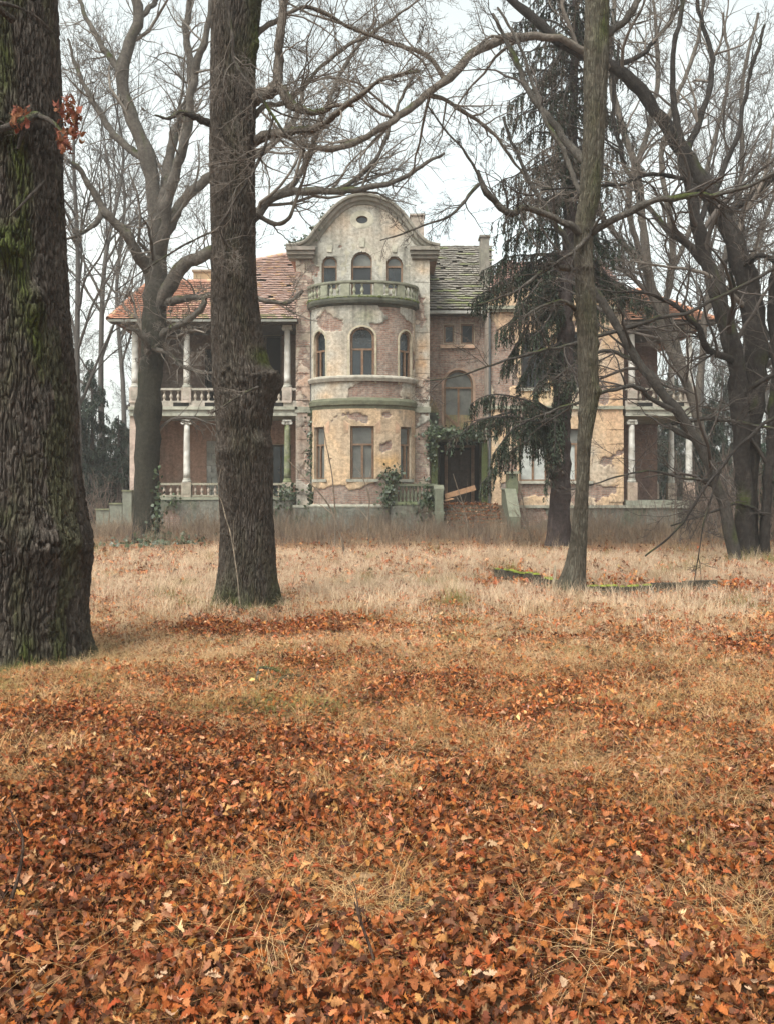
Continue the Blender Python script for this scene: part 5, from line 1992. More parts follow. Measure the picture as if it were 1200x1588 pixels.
def bough(h_px, ex, ey, dY, dens=16, lmax=.7, r0=.05, part=True, lift=.25, brown=0.0):
    """a bough from the spruce trunk at picture height h_px to the point (ex, ey) at depth Y5+dY"""
    z0 = Z(h_px, Y5)
    cx_ = np.interp(z0, sp_pts[0][:, 2], sp_pts[0][:, 0])
    a = np.array([cx_, Y5, z0])
    y = Y5 + dY
    b = np.array([X(ex, y), y, Z(ey, y)])
    t = np.linspace(0, 1, 12)[:, None]
    line = a * (1 - t) + b * t
    L_ = np.linalg.norm(b - a)
    lf = lift * r5.uniform(.2, 1.1)
    line[:, 2] += (np.sin(t[:, 0] * math.pi) * lf * .6 * L_ - np.sin(t[:, 0] * math.pi * 2) * r5.uniform(-.06, .08) * L_ + t[:, 0] ** 4 * .05 * L_)
    line += np.cumsum(r5.normal(size=line.shape) * .045, axis=0) * t
    rad = r0 * (1 - .8 * t[:, 0])
    V, Q = tubes(line[None], rad[None], 6)
    S_ = Soup()
    S_.add(V, Q, (.07, .06, .055))
    S_.build('bough', M_BARK, spruce)
    needle_curtain(NS, line, r5, dens, lmax, TWIGS, brown=brown)


for h, ex, ey, dY, de, lm in (
        # left side, from the low hanging bough up
        (650, 700, 690, -1.0, 30, .8), (640, 740, 640, -.6, 30, .8), (640, 768, 700, -1.4, 30, 1.1), (655, 760, 760, -.8, 24, .9), (630, 800, 640, -1.6, 24, .7), (640, 715, 660, .3, 22, .8),
        (430, 742, 470, -.4, 32, .9), (400, 755, 430, .5, 30, .9), (450, 765, 520, -1.0, 32, 1.0), (390, 735, 500, .2, 24, 1.0), (360, 775, 400, -.8, 30, .9), (470, 780, 560, -.6, 30, .9), (500, 800, 600, .5, 22, .8), (420, 800, 470, -1.6, 26, .9),
        (470, 815, 530, -1.5, 26, .8), (520, 830, 600, -1.2, 24, .8), (560, 822, 625, -1.4, 24, .8), (480, 840, 440, -1.2, 24, .9),
        (560, 850, 700, -1.3, 20, 1.0), (620, 842, 700, -1.0, 26, 1.0), (660, 852, 760, -1.0, 22, .8),
        # right side
        (330, 945, 400, -.6, 26, .9), (360, 965, 470, .2, 28, 1.0), (400, 990, 480, -.5, 26, .8), (420, 1010, 490, .3, 18, .7), (330, 930, 350, .8, 22, .9), (440, 940, 470, -1.0, 22, .9), (520, 930, 560, .3, 14, .6),
        # up the stem, sparser and browner
        (290, 770, 350, -.6, 18, .7), (270, 945, 290, .5, 18, .8), (230, 790, 300, .6, 16, .7), (250, 760, 310, -.2, 14, .6), (200, 800, 240, -.8, 16, .7), (210, 955, 260, -.4, 16, .7),
        (150, 790, 180, .4, 13, .6), (170, 960, 190, .5, 14, .7), (120, 770, 120, -.4, 12, .5), (90, 800, 80, .6, 12, .5), (110, 945, 110, -.6, 13, .6), (60, 780, 20, -.4, 10, .5), (40, 960, 40, .4, 10, .5), (10, 800, -30, .3, 9, .5), (0, 950, -20, -.3, 9, .5)):
    bough(h, ex, ey, dY, de * (1.08 if h > 325 else .9), lm * 1.2, brown=.15 if h > 300 else .55)
for k in range(105):
    h = r5.uniform(-60, 560) if k < 38 else r5.uniform(-80, 400)
    a = r5.uniform(0, 6.28)
    L_ = r5.uniform(1.2, 2.7) * (.75 + .25 * min(1, max(0, (h + 80) / 250)))
    ex = 880 + L_ * math.cos(a) * 51
    bough(h, ex, h + r5.uniform(10, 80), L_ * math.sin(a), 9.5 if h > 250 else 9.5, 1.05, .035, brown=.3 if h > 300 else .6)
tw = np.array(TWIGS)
V, Q = tubes(tw, np.full(tw.shape[:2], .005), 3)
NS.add(V, Q, (.05, .042, .035))
NS.build('needle_foliage', M_NEEDLE, spruce, 'stuff')
# dead stubs and fine bare whorls on the lower stem
st = [(limb_mesh(limb_px([(868 + s * 12, y, 1.2), (868 + s * 40, y - 8, .9, -.4), (868 + s * 75, y + 12, .5, -.8)], Y5), 8, 5, (.07, .06, .055), i)[3:5]) for i, (s, y) in enumerate([(-1, 560), (1, 585), (-1, 610), (1, 640), (-1, 690), (1, 705), (1, 520), (-1, 540)])]
crown(spruce, st, [dict(per=5, t0=.2, ang=(.4, 1), lr=(.3, .7), P=6, rs=.6, rmin=.006, wob=.12, up=-.03, k=3, lmax=.8), dict(per=3, t0=.2, ang=(.4, 1), lr=(.3, .7), P=4, rs=.6, rmin=.005, wob=.12, up=-.05, k=3, lmax=.5)], TWC, 51, name='bare_twigs')

# 6-9 the dark trees at the right edge
DARKB = (.038, .032, .029)
Y6 = 23.6
tree('maple_tree', 'dark arching tree at the right whose long limb sweeps left across the sky', (1165, 868), Y6,
     [[(1166, 885, 24), (1165, 866, 20), (1160, 800, 17), (1164, 700, 17), (1170, 600, 19), (1172, 520, 20), (1160, 440, 20), (1132, 365, 17), (1095, 295, 15), (1062, 240, 13.5), (1022, 180, 12), (988, 132, 11.5), (952, 101, 11), (905, 86, 10), (862, 58, 9.5), (828, 30, 8.5), (797, 0, 8), (765, -35, 6.5)],
      [(945, 103, 7), (900, 75, 7, -.2), (860, 58, 6.5, -.3), (820, 56, 8.5, -.4), (785, 61, 9, -.5), (752, 70, 8.5, -.7), (730, 86, 8, -.8), (690, 124, 7.5, -1), (640, 165, 7, -1.3), (600, 192, 6.5, -1.6), (555, 217, 6, -1.8), (510, 231, 5.4, -2), (470, 222, 4.4, -2.2), (440, 205, 3, -2.3), (405, 172, 2, -2.4)],
      [(690, 124, 5, -1), (670, 95, 4.6, -1), (645, 78, 4, -1.1), (590, 60, 3.2, -1.3), (540, 40, 2.6, -1.5), (470, 15, 2, -1.6), (430, -5, 1.5, -1.7)],
      [(660, 145, 4.4, -1.1), (690, 155, 4, -.8), (720, 172, 3.8, -.6), (760, 205, 3.2, -.4), (790, 240, 2.6, -.2), (830, 300, 2, 0)],
      [(1118, 340, 9), (1148, 315, 8, .3), (1180, 290, 7, .5), (1225, 255, 6, .7)],
      [(1062, 240, 7), (1090, 170, 6, .5), (1105, 110, 5, .8), (1090, 40, 4, 1), (1075, -20, 3, 1.2)],
      [(950, 101, 5), (1000, 80, 4, .5), (1030, 40, 3.2, .8), (1070, -10, 2.6, 1)],
      [(1150, 420, 6), (1165, 400, 5, -.5), (1185, 395, 4.5, -.8), (1220, 420, 4, -1)],
      [(1100, 300, 5, -.2), (1030, 270, 4, -.8), (960, 285, 3, -1.2), (900, 290, 2.2, -1.5), (840, 295, 1.4, -1.8)]],
     lev(9, 6, 5, 2, wob=.17, up=.02, la=(.2, .45), rmin=.0055), 6, thin=.84, pale=(1, 2, 3), twigcol=(.13, .108, .092), moss=.02, col=DARKB, k=12, bark=.07)  # long limb and twigs paler than the trunk, glow painted into the bark
Y7 = 22.6
tree('maple_tree', 'dark crooked tree leaning left towards the right loggia', (1142, 868), Y7,
     [[(1141, 885, 18), (1140, 866, 15), (1126, 805, 13), (1108, 745, 12), (1082, 685, 11.5), (1052, 640, 11), (1022, 606, 10), (988, 560, 10), (962, 512, 9.5), (938, 474, 9), (915, 440, 8), (893, 405, 7), (862, 350, 6), (830, 300, 5), (800, 235, 4), (780, 180, 3)],
      [(1052, 640, 7), (1020, 625, 6, -.3), (985, 600, 5, -.6), (950, 606, 4.4, -.8), (900, 622, 3.5, -1), (850, 640, 2.6, -1.2), (800, 655, 1.6, -1.3)],
      [(1082, 685, 6), (1040, 660, 5, .3), (1090, 650, 4.5, .2), (1150, 655, 4, 0), (1210, 665, 3, -.3)],
      [(960, 512, 5), (1000, 500, 4.5, -.5), (1050, 488, 4.5, -.8), (1100, 470, 4.2, -1), (1150, 445, 4, -1.2), (1215, 405, 3.8, -1.4)],
      [(962, 512, 4.5), (900, 530, 4, -.3), (840, 545, 3.4, -.6), (780, 560, 2.6, -.8), (720, 580, 1.8, -.9), (660, 592, 1.2, -1)],
      [(988, 560, 5), (940, 545, 4, .3), (900, 560, 3, .4), (855, 590, 2, .5)],
      [(1108, 745, 4), (1060, 742, 3, -.5), (1000, 730, 2.4, -1), (930, 748, 1.8, -1.3), (880, 760, 1.2, -1.4)]],
     lev(5, 4, 3, 1.5, wob=.19, up=0.0, la=(.22, .5), rmin=.0045), 7, thin=.68, moss=.08, col=(.06, .052, .046), k=12, bark=.07)
Y8 = 23.2
tree('maple_tree', 'upright dark tree between the leaning and the arching trunks at the right', (1160, 868), Y8,
     [[(1161, 885, 20), (1159, 866, 17), (1153, 780, 16), (1150, 700, 15), (1146, 620, 16), (1140, 560, 16), (1122, 490, 15), (1102, 420, 14), (1082, 350, 11), (1068, 290, 9), (1055, 230, 7.5), (1046, 160, 6), (1042, 90, 5), (1055, 20, 4), (1062, -40, 3)],
      [(1102, 420, 8), (1060, 375, 6, .4), (1020, 340, 5, .8), (985, 290, 4.4, 1), (960, 230, 3.8, 1.2), (950, 150, 3, 1.4), (960, 60, 2.2, 1.5)],
      [(1140, 560, 7), (1100, 540, 6, -.6), (1075, 500, 5, -1), (1040, 470, 4, -1.2), (1000, 455, 3, -1.4), (950, 452, 2, -1.5)],
      [(1146, 620, 6), (1180, 590, 5, -.5), (1215, 575, 4, -.8)],
      [(1082, 350, 6), (1110, 290, 5, .4), (1140, 220, 4.4, .7), (1160, 130, 3.6, 1), (1185, 40, 2.6, 1.2)],
      [(1215, 640, 3.5, -7), (1170, 668, 3.2, -7.2), (1120, 722, 3, -7.4), (1090, 762, 2.6, -7.5), (1055, 815, 2, -7.6), (1000, 862, 1.4, -7.7)],
      [(1120, 722, 2, -7.4), (1095, 795, 1.6, -7.5), (1085, 850, 1.2, -7.6), (1075, 905, .8, -7.6)]],
     lev(5.5, 4.5, 3.5, 1.5, wob=.18, up=0.02, la=(.2, .45), rmin=.0045), 8, thin=.84, moss=.06, col=DARKB, k=12, bark=.07)
Y9 = 23.4
tree('maple_tree', 'thin broken trunk at the very right edge beside the cluster of dark trees', (1184, 866), Y9,
     [[(1183, 882, 13), (1184, 864, 11), (1187, 800, 9.5), (1193, 720, 9), (1198, 640, 9), (1203, 560, 8.5), (1196, 480, 8), (1205, 400, 7), (1215, 320, 6), (1222, 200, 5), (1215, 80, 4), (1220, -30, 3)],
      [(1203, 560, 5), (1170, 520, 4, .4), (1140, 450, 3.4, .8), (1125, 360, 2.6, 1), (1110, 280, 1.8, 1.1)],
      [(1187, 800, 4), (1150, 780, 3, -.5), (1100, 795, 2, -.8), (1040, 815, 1.4, -1)]],
     lev(8, 6, 4, 2, wob=.18, up=.03, la=(.2, .45), rmin=.0045), 9, thin=.84, moss=.06, col=DARKB, k=10, bark=.07)

# thinner trees farther back
Y10 = 37.0
GREYB = (.125, .105, .088)
tree('young_tree', 'pale many-stemmed tree rising behind the right loggia roof', (1040, 800), Y10,
     [[(1108, 815, 9), (1104, 760, 7.5), (1092, 690, 7), (1066, 600, 6.5), (1022, 500, 7), (1005, 420, 6.5), (995, 340, 6), (985, 260, 5.5), (960, 180, 5), (945, 100, 4), (952, 20, 3), (945, -40, 2.4)],
      [(1066, 600, 5.5), (1045, 520, 5.5, .5), (1010, 440, 5.5, .8), (990, 390, 5, 1), (975, 300, 4.6, 1.2), (1005, 200, 4, 1.4), (1020, 100, 3.4, 1.5), (1012, 0, 2.4, 1.6)],
      [(1022, 500, 5.5), (1042, 420, 5, -.5), (1040, 340, 4.6, -.8), (1025, 250, 4.2, -1), (1045, 160, 3.6, -1.2), (1080, 70, 3, -1.3), (1090, -30, 2, -1.4)],
      [(1078, 640, 5), (1088, 560, 5, .5), (1095, 480, 4.6, .8), (1130, 380, 4, 1), (1150, 260, 3.6, 1.2), (1150, 140, 3, 1.3), (1175, 20, 2.2, 1.4)],
      [(1005, 420, 5, -.2), (960, 370, 4.5, -.5), (930, 330, 4, -.7), (905, 280, 3.4, -.9), (880, 200, 2.6, -1), (870, 110, 2, -1)],
      [(1042, 420, 4), (1080, 330, 3.6, .4), (1100, 240, 3.2, .6), (1130, 120, 2.6, .8), (1120, 20, 2, .9)],
      [(1095, 480, 4, .8), (1150, 420, 3.4, 1), (1190, 330, 3, 1.2), (1220, 220, 2.4, 1.3)]],
     lev(10, 7, 5, 2, wob=.13, up=.10, la=(.16, .38), rmin=.008), 10, moss=.0, col=GREYB, k=8, bark=.05, twigcol=(.10, .083, .073))


def far_tree_mesh(seed, h, spread, n_main):
    """a bare tree for the misty background: trunk mesh and crown mesh around the origin"""
    r = np.random.default_rng(seed)
    tr = np.array([[0, 0, -.3], [.1, 0, h * .15], [.0, .1, h * .35], [r.normal() * .3, r.normal() * .3, h * .6], [r.normal() * .6, r.normal() * .6, h * .85], [r.normal() * .8, 0, h]])
    rad = np.array([.14, .12, .10, .08, .05, .02]) * h / 14
    p = cat_path(np.concatenate([tr, rad[:, None]], 1), 26)
    V, Q = tubes(p[None, :, :3], p[None, :, 3], 9)
    tm = mesh_np('trunk', V, Q, np.full((len(V), 3), .075) * np.array([1, .88, .8]))
    S = Soup()
    L = (p[None, :, :3], p[None, :, 3])
    specs = [dict(per=np.array([n_main]), t0=.25, ang=(.45, .95), lr=(.28, .55), P=10, rs=.6, rmin=.02, wob=.12, up=.10, k=5, lmax=spread, t1=.97),
             dict(per=7, t0=.2, ang=(.4, 1.0), lr=(.3, .6), P=8, rs=.55, rmin=.012, wob=.15, up=.06, k=4, lmax=3),
             dict(per=6, t0=.15, ang=(.4, 1.0), lr=(.35, .65), P=6, rs=.55, rmin=.009, wob=.17, up=.05, k=3, lmax=1.8),
             dict(per=3.4, t0=.2, ang=(.4, 1.0), lr=(.4, .75), P=4, rs=.6, rmin=.008, wob=.17, up=.03, k=3, lmax=1.0)]
    cur = L
    for sp_ in specs:
        sp_ = dict(sp_)
        k = sp_.pop('k')
        cur = spawn(cur[0], cur[1], r=r, **sp_)
        V, Q = tubes(cur[0], cur[1], k)
        S.add(V, Q, (.07, .06, .053))
    cm = mesh_np('crown', np.concatenate(S.V), np.concatenate(S.Q), np.concatenate(S.C))
    return tm, cm


FT = [far_tree_mesh(71, 15, 5.5, 13), far_tree_mesh(72, 17, 6, 15), far_tree_mesh(73, 13, 4.5, 11)]
far_specs = [(118, 46, 0, 1.0, 'misty bare tree right beside the great oak, thickest of those beyond the left garden wall'),
             (160, 52, 1, .95, 'slim misty bare tree left of the stepped garden wall'),
             (75, 60, 2, 1.2, 'misty tree half hidden behind the great oak trunk'),
             (190, 70, 1, 1.1, 'faint far tree just left of the villa roof corner'),
             (-40, 55, 0, 1.1, 'misty bare tree beyond the left edge of the great oak'),
             (320, 78, 2, 1.25, 'faint bare tree rising behind the left roof chimney'),
             (930, 66, 2, 1.35, 'misty bare tree behind the right block of the villa'),
             (1090, 62, 1, 1.05, 'misty bare tree beyond the corner of the right loggia'),
             (1150, 50, 0, .95, 'bare tree in the thicket behind the right tree cluster'),
             (1190, 72, 2, 1.3, 'faint far tree above the thicket at the right edge'),
             (1260, 58, 1, 1.1, 'misty bare tree beyond the right edge')]
for i, (px, Y, k, s, lab) in enumerate(far_specs):
    t = thing('bare_tree', lab, 'tree', (X(px, Y), Y, 0), 'misty bare trees behind the villa')
    for nm, me in (('trunk', FT[k][0]), ('crown', FT[k][1])):
        o = bpy.data.objects.new(nm, me)
        COL.objects.link(o)
        if not me.materials:
            me.materials.append(M_TWIG)
        o.parent = t
        if nm == 'crown':
            o['kind'] = 'stuff'
    t.scale = (s * 1.25, s * 1.25, s * 1.45)
    t.rotation_euler.z = i * 2.1

def evergreen(name, lab, cat, px, Y, h, w, seed, dens=9, green=(.035, .05, .036), trunk=True):
    r = np.random.default_rng(seed)
    t = thing(name, lab, cat, (X(px, Y), Y, 0))
    S, tws = Soup(), []
    x0 = X(px, Y)
    tr = np.array([[x0, Y, -.2, .16], [x0 + .05, Y, h * .5, .10], [x0, Y, h, .02]])
    V, Q, C, _, _ = limb_mesh(tr, 16, 8, (.07, .06, .055), seed)
    link('trunk', mesh_np('trunk', V, Q, C), M_BARK, t)
    nb = int(h * 9)
    for k in range(nb):
        z = h * (k + .5) / nb
        a = r.uniform(0, 6.28)
        L_ = w * (1 - z / h) ** .7 * r.uniform(.6, 1.1) + .2
        u = np.linspace(0, 1, 8)[:, None]
        line = np.array([x0, Y, z]) + u * np.array([math.cos(a) * L_, math.sin(a) * L_, 0]) + np.array([0, 0, 1]) * (np.sin(u * 2.4) * .12 * L_ - u ** 2 * .35 * L_)
        V, Q = tubes(line[None], (.025 * (1 - .8 * u[:, 0]))[None], 4)
        S.add(V, Q, (.06, .05, .045))
        needle_curtain(S, line, r, dens, .7, tws, green=green, w=1.6)
    S.build('crown', M_NEEDLE, t, 'stuff')
    return t


# far wood: one mass of trees at the back of the park
r_ = np.random.default_rng(8)
n_ = 60
px_ = np.where(r_.random(n_) < .45, r_.uniform(-200, 230, n_), r_.uniform(960, 1400, n_))
yy = r_.uniform(85, 125, n_)
WV = []
for a, b in FT:
    Va = np.empty(len(b.vertices) * 3, np.float32)
    WV.append(b)
scatter('far_wood', np.stack([(px_ - 600) / F * yy, yy, np.zeros(n_)], 1), np.stack([np.zeros(n_), np.zeros(n_), r_.uniform(0, 6.28, n_)], 1), r_.uniform(.8, 1.25, n_), r_.integers(0, 3, n_), np.tile((.1, .09, .08), (n_, 1)), [(b, M_TWIG) for a, b in FT])

# low evergreen thicket that closes the park behind the house: one mass
tmp_ = evergreen('far_shrub', 'x', 'x', 600, 60, 6.0, 2.6, 33, dens=7, green=(.042, .052, .040))
em_ = [c_ for c_ in tmp_.children if c_.name.startswith('crown')][0].data.copy()
em_.transform(__import__('mathutils').Matrix.Translation((0, -60, 0)))
for c_ in list(tmp_.children):
    bpy.data.objects.remove(c_)
bpy.data.objects.remove(tmp_)
n_ = 46
px_ = np.where(r_.random(n_) < .5, r_.uniform(-200, 215, n_), r_.uniform(955, 1400, n_))
yy = r_.uniform(66, 100, n_)
scatter('far_thicket', np.stack([(px_ - 600) / F * yy, yy, np.zeros(n_)], 1), np.stack([np.zeros(n_), np.zeros(n_), r_.uniform(0, 6.28, n_)], 1), r_.uniform(.7, 1.35, n_), np.zeros(n_), np.tile((.1, .09, .08), (n_, 1)), [(em_, M_NEEDLE)])

# evergreens in the mist at the left, the dark bush at the right


evergreen('spruce_tree', 'misty dark spruce left of the villa behind the stepped garden wall', 'tree', 142, 50, 8.6, 2.0, 5, dens=16)
evergreen('spruce_tree', 'dark spruce between the great oak and the misty spruce', 'tree', 112, 47, 7.0, 1.7, 15, dens=16)
evergreen('spruce_tree', 'low broad evergreen between the misty spruce and the corner of the left loggia', 'tree', 184, 49, 5.6, 1.8, 6, dens=17)
evergreen('spruce_tree', 'dim evergreen in the gap behind the two dark trunks at the right', 'tree', 1100, 50, 6.6, 2.2, 16, dens=14)
evergreen('spruce_tree', 'hazy evergreen seen through the columns of the right loggia', 'tree', 1040, 60, 9.0, 3.0, 17, dens=11, green=(.042, .055, .040))
evergreen('yew_bush', 'dark green bush behind the trunks at the right edge', 'bush', 1195, 33, 3.8, 1.2, 7, dens=16, green=(.03, .055, .035))
evergreen('spruce_tree', 'hazy evergreen crown behind the right loggia corner', 'tree', 1120, 58, 9.5, 2.4, 9, dens=8, green=(.05, .058, .045))


def bare_bush(lab, px, Y, h, n, seed, col=(.13, .095, .078), name='bare_bush', spread=.5, group=None):
    r = np.random.default_rng(seed)
    t = thing(name, lab, 'bush', (X(px, Y), Y, 0), group)
    P_ = 8
    o = np.array([X(px, Y), Y, -.05]) + r.normal(size=(n, 3)) * np.array([spread, spread * .6, 0])
    d = r.normal(size=(n, 3)) * .35
    d[:, 2] = 1
    pts = np.empty((n, P_, 3))
    pts[:, 0] = o
    L_ = h * r.uniform(.5, 1.1, n)[:, None]
    for k in range(1, P_):
        d = d + r.normal(size=(n, 3)) * .10
        d /= np.linalg.norm(d, axis=1, keepdims=True)
        pts[:, k] = pts[:, k - 1] + d * L_ / (P_ - 1)
    rad = np.linspace(.012, .004, P_)[None].repeat(n, 0) * h / 2
    S = Soup()
    V, Q = tubes(pts, rad, 4)
    S.add(V, Q, col)
    a = spawn(pts, rad, 5, .2, (.35, .9), (.25, .5), 6, .6, .005, .12, .05, r)
    V, Q = tubes(a[0], a[1], 3)
    S.add(V, Q, col)
    b = spawn(a[0], a[1], 3, .2, (.35, .9), (.3, .6), 4, .6, .004, .12, .03, r)
    V, Q = tubes(b[0], b[1], 3)
    S.add(V, Q, col)
    S.build('crown', M_TWIG, t, 'stuff')
    return t


bare_bush('reddish bare bush behind the stepped garden wall, left one', 150, 44.5, 2.6, 40, 1, spread=.7)
bare_bush('bare bush in front of the misty spruce, right beside the great oak', 108, 43, 2.2, 36, 2, spread=.9)
bare_bush('brown bare thicket behind the leaning tree, beside the right loggia steps', 1095, 41, 2.8, 40, 3, spread=1.1)
bare_bush('brown bare thicket between the dark trunks at the right', 1130, 36, 3.4, 60, 4, spread=1.2)
bare_bush('brown bare thicket at the right edge behind the broken trunk', 1190, 32, 3.2, 60, 5, spread=1.1)
bare_bush('twiggy bush growing in front of the plinth under the right loggia', 1000, 39, 1.8, 18, 6, spread=.9)
bare_bush('twiggy bush in front of the right block plinth, right of the spruce', 925, 40, 1.6, 16, 7, spread=.8)


for a_, (lab_, px_b, Y_b) in enumerate((('brown brush before the left loggia, between forked tree and burred oak', 300, 42.2), ('brown brush at the foot of the pilaster between the burred oak and the bay', 462, 42.4), ('brown brush below the bay windows', 560, 41.2), ('brown brush in front of the terrace balustrade', 650, 41.0), ('brown brush against the right wall of the entrance stair', 815, 41.5), ('brown brush between the slender tree and the right loggia', 950, 42.0))):
    bare_bush(lab_, px_b, Y_b, 1.25, 34, 60 + a_, spread=.9, group='brown brush along the plinth')


def sapling(lab, path, Y, seed, col=(.19, .15, .115), lv=(4, 3)):
    t = thing('sapling', lab, 'sapling', (X(path[0][0], Y), Y, 0))
    V, Q, C, pts, rad = limb_mesh(limb_px([(a[0], a[1], a[2] * (.65 if Y > 10 else 1)) for a in path], Y), 24, 6, col, seed, .05)
    link('stem', mesh_np('stem', V, Q, C), M_BARK, t)
    crown(t, [(pts, rad)], [dict(per=lv[0], t0=.25, ang=(.4, .9), lr=(.2, .5), P=7, rs=.55, rmin=.003, wob=.12, up=.06, k=4, lmax=1.2), dict(per=lv[1], t0=.25, ang=(.4, .9), lr=(.3, .6), P=5, rs=.6, rmin=.002, wob=.12, up=.04, k=3, lmax=.6)], col, seed, name='twigs')
    return t


sapling('pale thin sapling rising in front of the burred oak', [(372, 936, 1.6), (366, 880, 1.5), (360, 835, 1.4), (350, 800, 1.2), (344, 778, 1.0), (336, 765, .6)], 13.2, 1, col=(.32, .26, .2), lv=(2, 1))
sapling('tall bent sapling in front of the bay, left one of the pair there', [(535, 868, 2.0), (528, 830, 1.9), (512, 790, 1.8), (495, 765, 1.6), (470, 738, 1.3), (445, 712, 1)], 24, 2)
sapling('straight sapling in front of the bay windows', [(519, 860, 1.8), (520, 800, 1.6), (516, 740, 1.4), (506, 690, 1.1), (502, 660, .8)], 27, 3)
sapling('thin sapling before the terrace balustrade', [(572, 855, 1.7), (571, 800, 1.5), (573, 770, 1.3), (560, 735, 1)], 29, 4)
sapling('thin sapling on the stair right of the raw plank', [(727, 845, 1.4), (722, 800, 1.3), (712, 765, 1.1), (702, 735, .8)], 33, 5)
sapling('thin sapling before the right block, left of the spruce trunk', [(826, 850, 1.5), (815, 800, 1.4), (806, 760, 1.2), (800, 735, .8)], 33, 6)
sapling('thin dark sapling at the lower left corner of the photo', [(2, 1470, 3.4), (14, 1410, 3.2), (28, 1360, 2.6), (34, 1310, 2.0), (24, 1275, 1.2)], 3.6, 7, col=(.09, .06, .045), lv=(3, 2))
sapling('thin dark sapling standing in the leaves at the bottom middle', [(612, 1590, 3.2), (598, 1545, 3), (575, 1480, 2.6), (560, 1440, 2.2), (548, 1400, 1.4)], 3.2, 8, col=(.10, .065, .05), lv=(2, 2))
sapling('short dark stem in the leaves left of the bottom middle', [(388, 1585, 2), (386, 1540, 1.8), (380, 1480, 1.4), (382, 1420, .9)], 3.5, 9, col=(.09, .06, .045), lv=(1, 1))
sapling('thin upright stem left of the middle, in the leaves', [(283, 1370, 1.8), (281, 1320, 1.6), (282, 1260, 1.2), (279, 1190, .8)], 4.6, 10, col=(.11, .075, .055), lv=(1, 1))

# ivy: on the downpipe, the terrace, the foot of the forked tree


def ivy(lab, blobs, seed, dens=1.0, name='ivy'):
    r = np.random.default_rng(seed)
    S = Soup()
    for (x, y, z, sx, sy, sz, n) in blobs:
        n = int(n * dens)
        c = np.array([x, y, z]) + r.normal(size=(n, 3)) * np.array([sx, sy, sz]) * (.35 + .75 * r.random((n, 1)))
        nrm = r.normal(size=(n, 3)) * .6 + np.array([0, -1, .4])
        nrm /= np.linalg.norm(nrm, axis=1, keepdims=True)
        a = np.cross(nrm, r.normal(size=(n, 3)))
        a /= np.linalg.norm(a, axis=1, keepdims=True)
        b = np.cross(nrm, a)
        s = r.uniform(.05, .10, n)[:, None]
        V = np.stack([c - a * s, c - b * s * .8 + nrm * .01, c + a * s * 1.1, c + b * s * .8 - nrm * .01], 1).reshape(-1, 3)
        S.add(V, np.arange(n * 4).reshape(-1, 4), np.repeat(np.array((.030, .043, .018))[None] * r.uniform(.5, 1.6, (n, 1)), 4, axis=0))
    return tag(S.build(name, M_IVY, smooth=False), lab, 'ivy')


yq = T - .35
ivy('dark ivy climbing the downpipe beside the bay', [(xt(487 + 2 * math.sin(k)), yq, zt(640 + k * 12), .14, .08, .2, 60) for k in range(14)], 1)
ivy('ivy hanging over the terrace balustrade at the foot of the bay', [(X(604, TY), TY - .1, Z(752, TY), .22, .2, .42, 200), (X(612, TY), TY - .1, Z(738, TY), .2, .2, .25, 90), (X(600, TY), TY - .1, Z(775, TY), .3, .2, .45, 130), (X(664, TY), TY - .15, Z(775, TY), .28, .15, .5, 190), (X(655, TY), TY - .15, Z(790, TY), .4, .15, .3, 90)], 2)
ivy('ivy on the porch roof above the dark entrance', [(X(672, 44.2), 44.3, Z(672, 44.2), .35, .3, .25, 260), (X(700, 44.2), 44.3, Z(672, 44.2), .6, .3, .16, 260), (X(668, 44.2), 44.3, Z(690, 44.2), .15, .2, .7, 200), (X(735, 44.2), 44.3, Z(672, 44.2), .5, .3, .14, 160)], 3)
ivy('ivy round the foot of the forked tree', [(X(246, Y3), Y3 - .3, Z(800, Y3), .12, .15, .9, 190), (X(252, Y3), Y3 - .4, .1, .5, .4, .12, 260), (X(235, 30), 30.5, .05, 1.3, 1.6, .06, 260)], 4)
ivy('tuft of plants growing on the left shoulder of the gable', [(xt(462), T + .1, zt(380), .28, .15, .10, 200), (xt(477), T, zt(372), .2, .15, .12, 150), (xt(490), T - .1, zt(355), .12, .15, .09, 90), (xt(504), T - .1, zt(337), .10, .15, .07, 70), (xt(520), T - .1, zt(321), .12, .15, .05, 50)], 5, name='gable_plants')
ivy('dark ivy along the foot of the left loggia plinth', [(X(268, 44), LY - .4, Z(780, 44), .25, .1, .3, 40), (X(440, 44), LY - .4, Z(765, 44), .4, .1, .3, 70), (X(452, 44), LY - .4, Z(775, 44), .2, .1, .5, 70), (X(424, 44), LY - .4, Z(790, 44), .5, .1, .25, 60)], 6)

# ------------------------------------------------------------------ ground cover
LEAFC = np.array([(.34, .125, .045), (.27, .088, .034), (.40, .185, .085), (.17, .068, .034), (.31, .085, .032), (.52, .34, .22), (.075, .036, .024), (.42, .225, .13), (.23, .11, .06), (.13, .06, .042)])
LEAFP = np.array([.17, .15, .14, .15, .09, .035, .09, .06, .065, .05])
rl = np.random.default_rng(77)


def straw_field(x, y):
    """0 bare leaves .. 1 thick straw"""
    v = n2(x, y, .55, 4, 66) * 1.25 + .45 * n2(x, y, 1.7, 2, 67)
    band = 1.0 * sstep(7.5, 15.5, y) - .75 * np.exp(-((x + .3) / 1.6) ** 2 - ((y - 11.6) / .9) ** 2)
    w_ = sstep(7, 12, y)
    v = v * (.35 + .65 * w_) + (1 - w_) * (.55 * n2(x, y, 1.5, 3, 68) + .55 * n2(x, y, 4, 2, 69))
    return sstep(-.1, .6, v - .16 + band * .55 + .58 * sstep(4.2, 7.5, y) + .06)


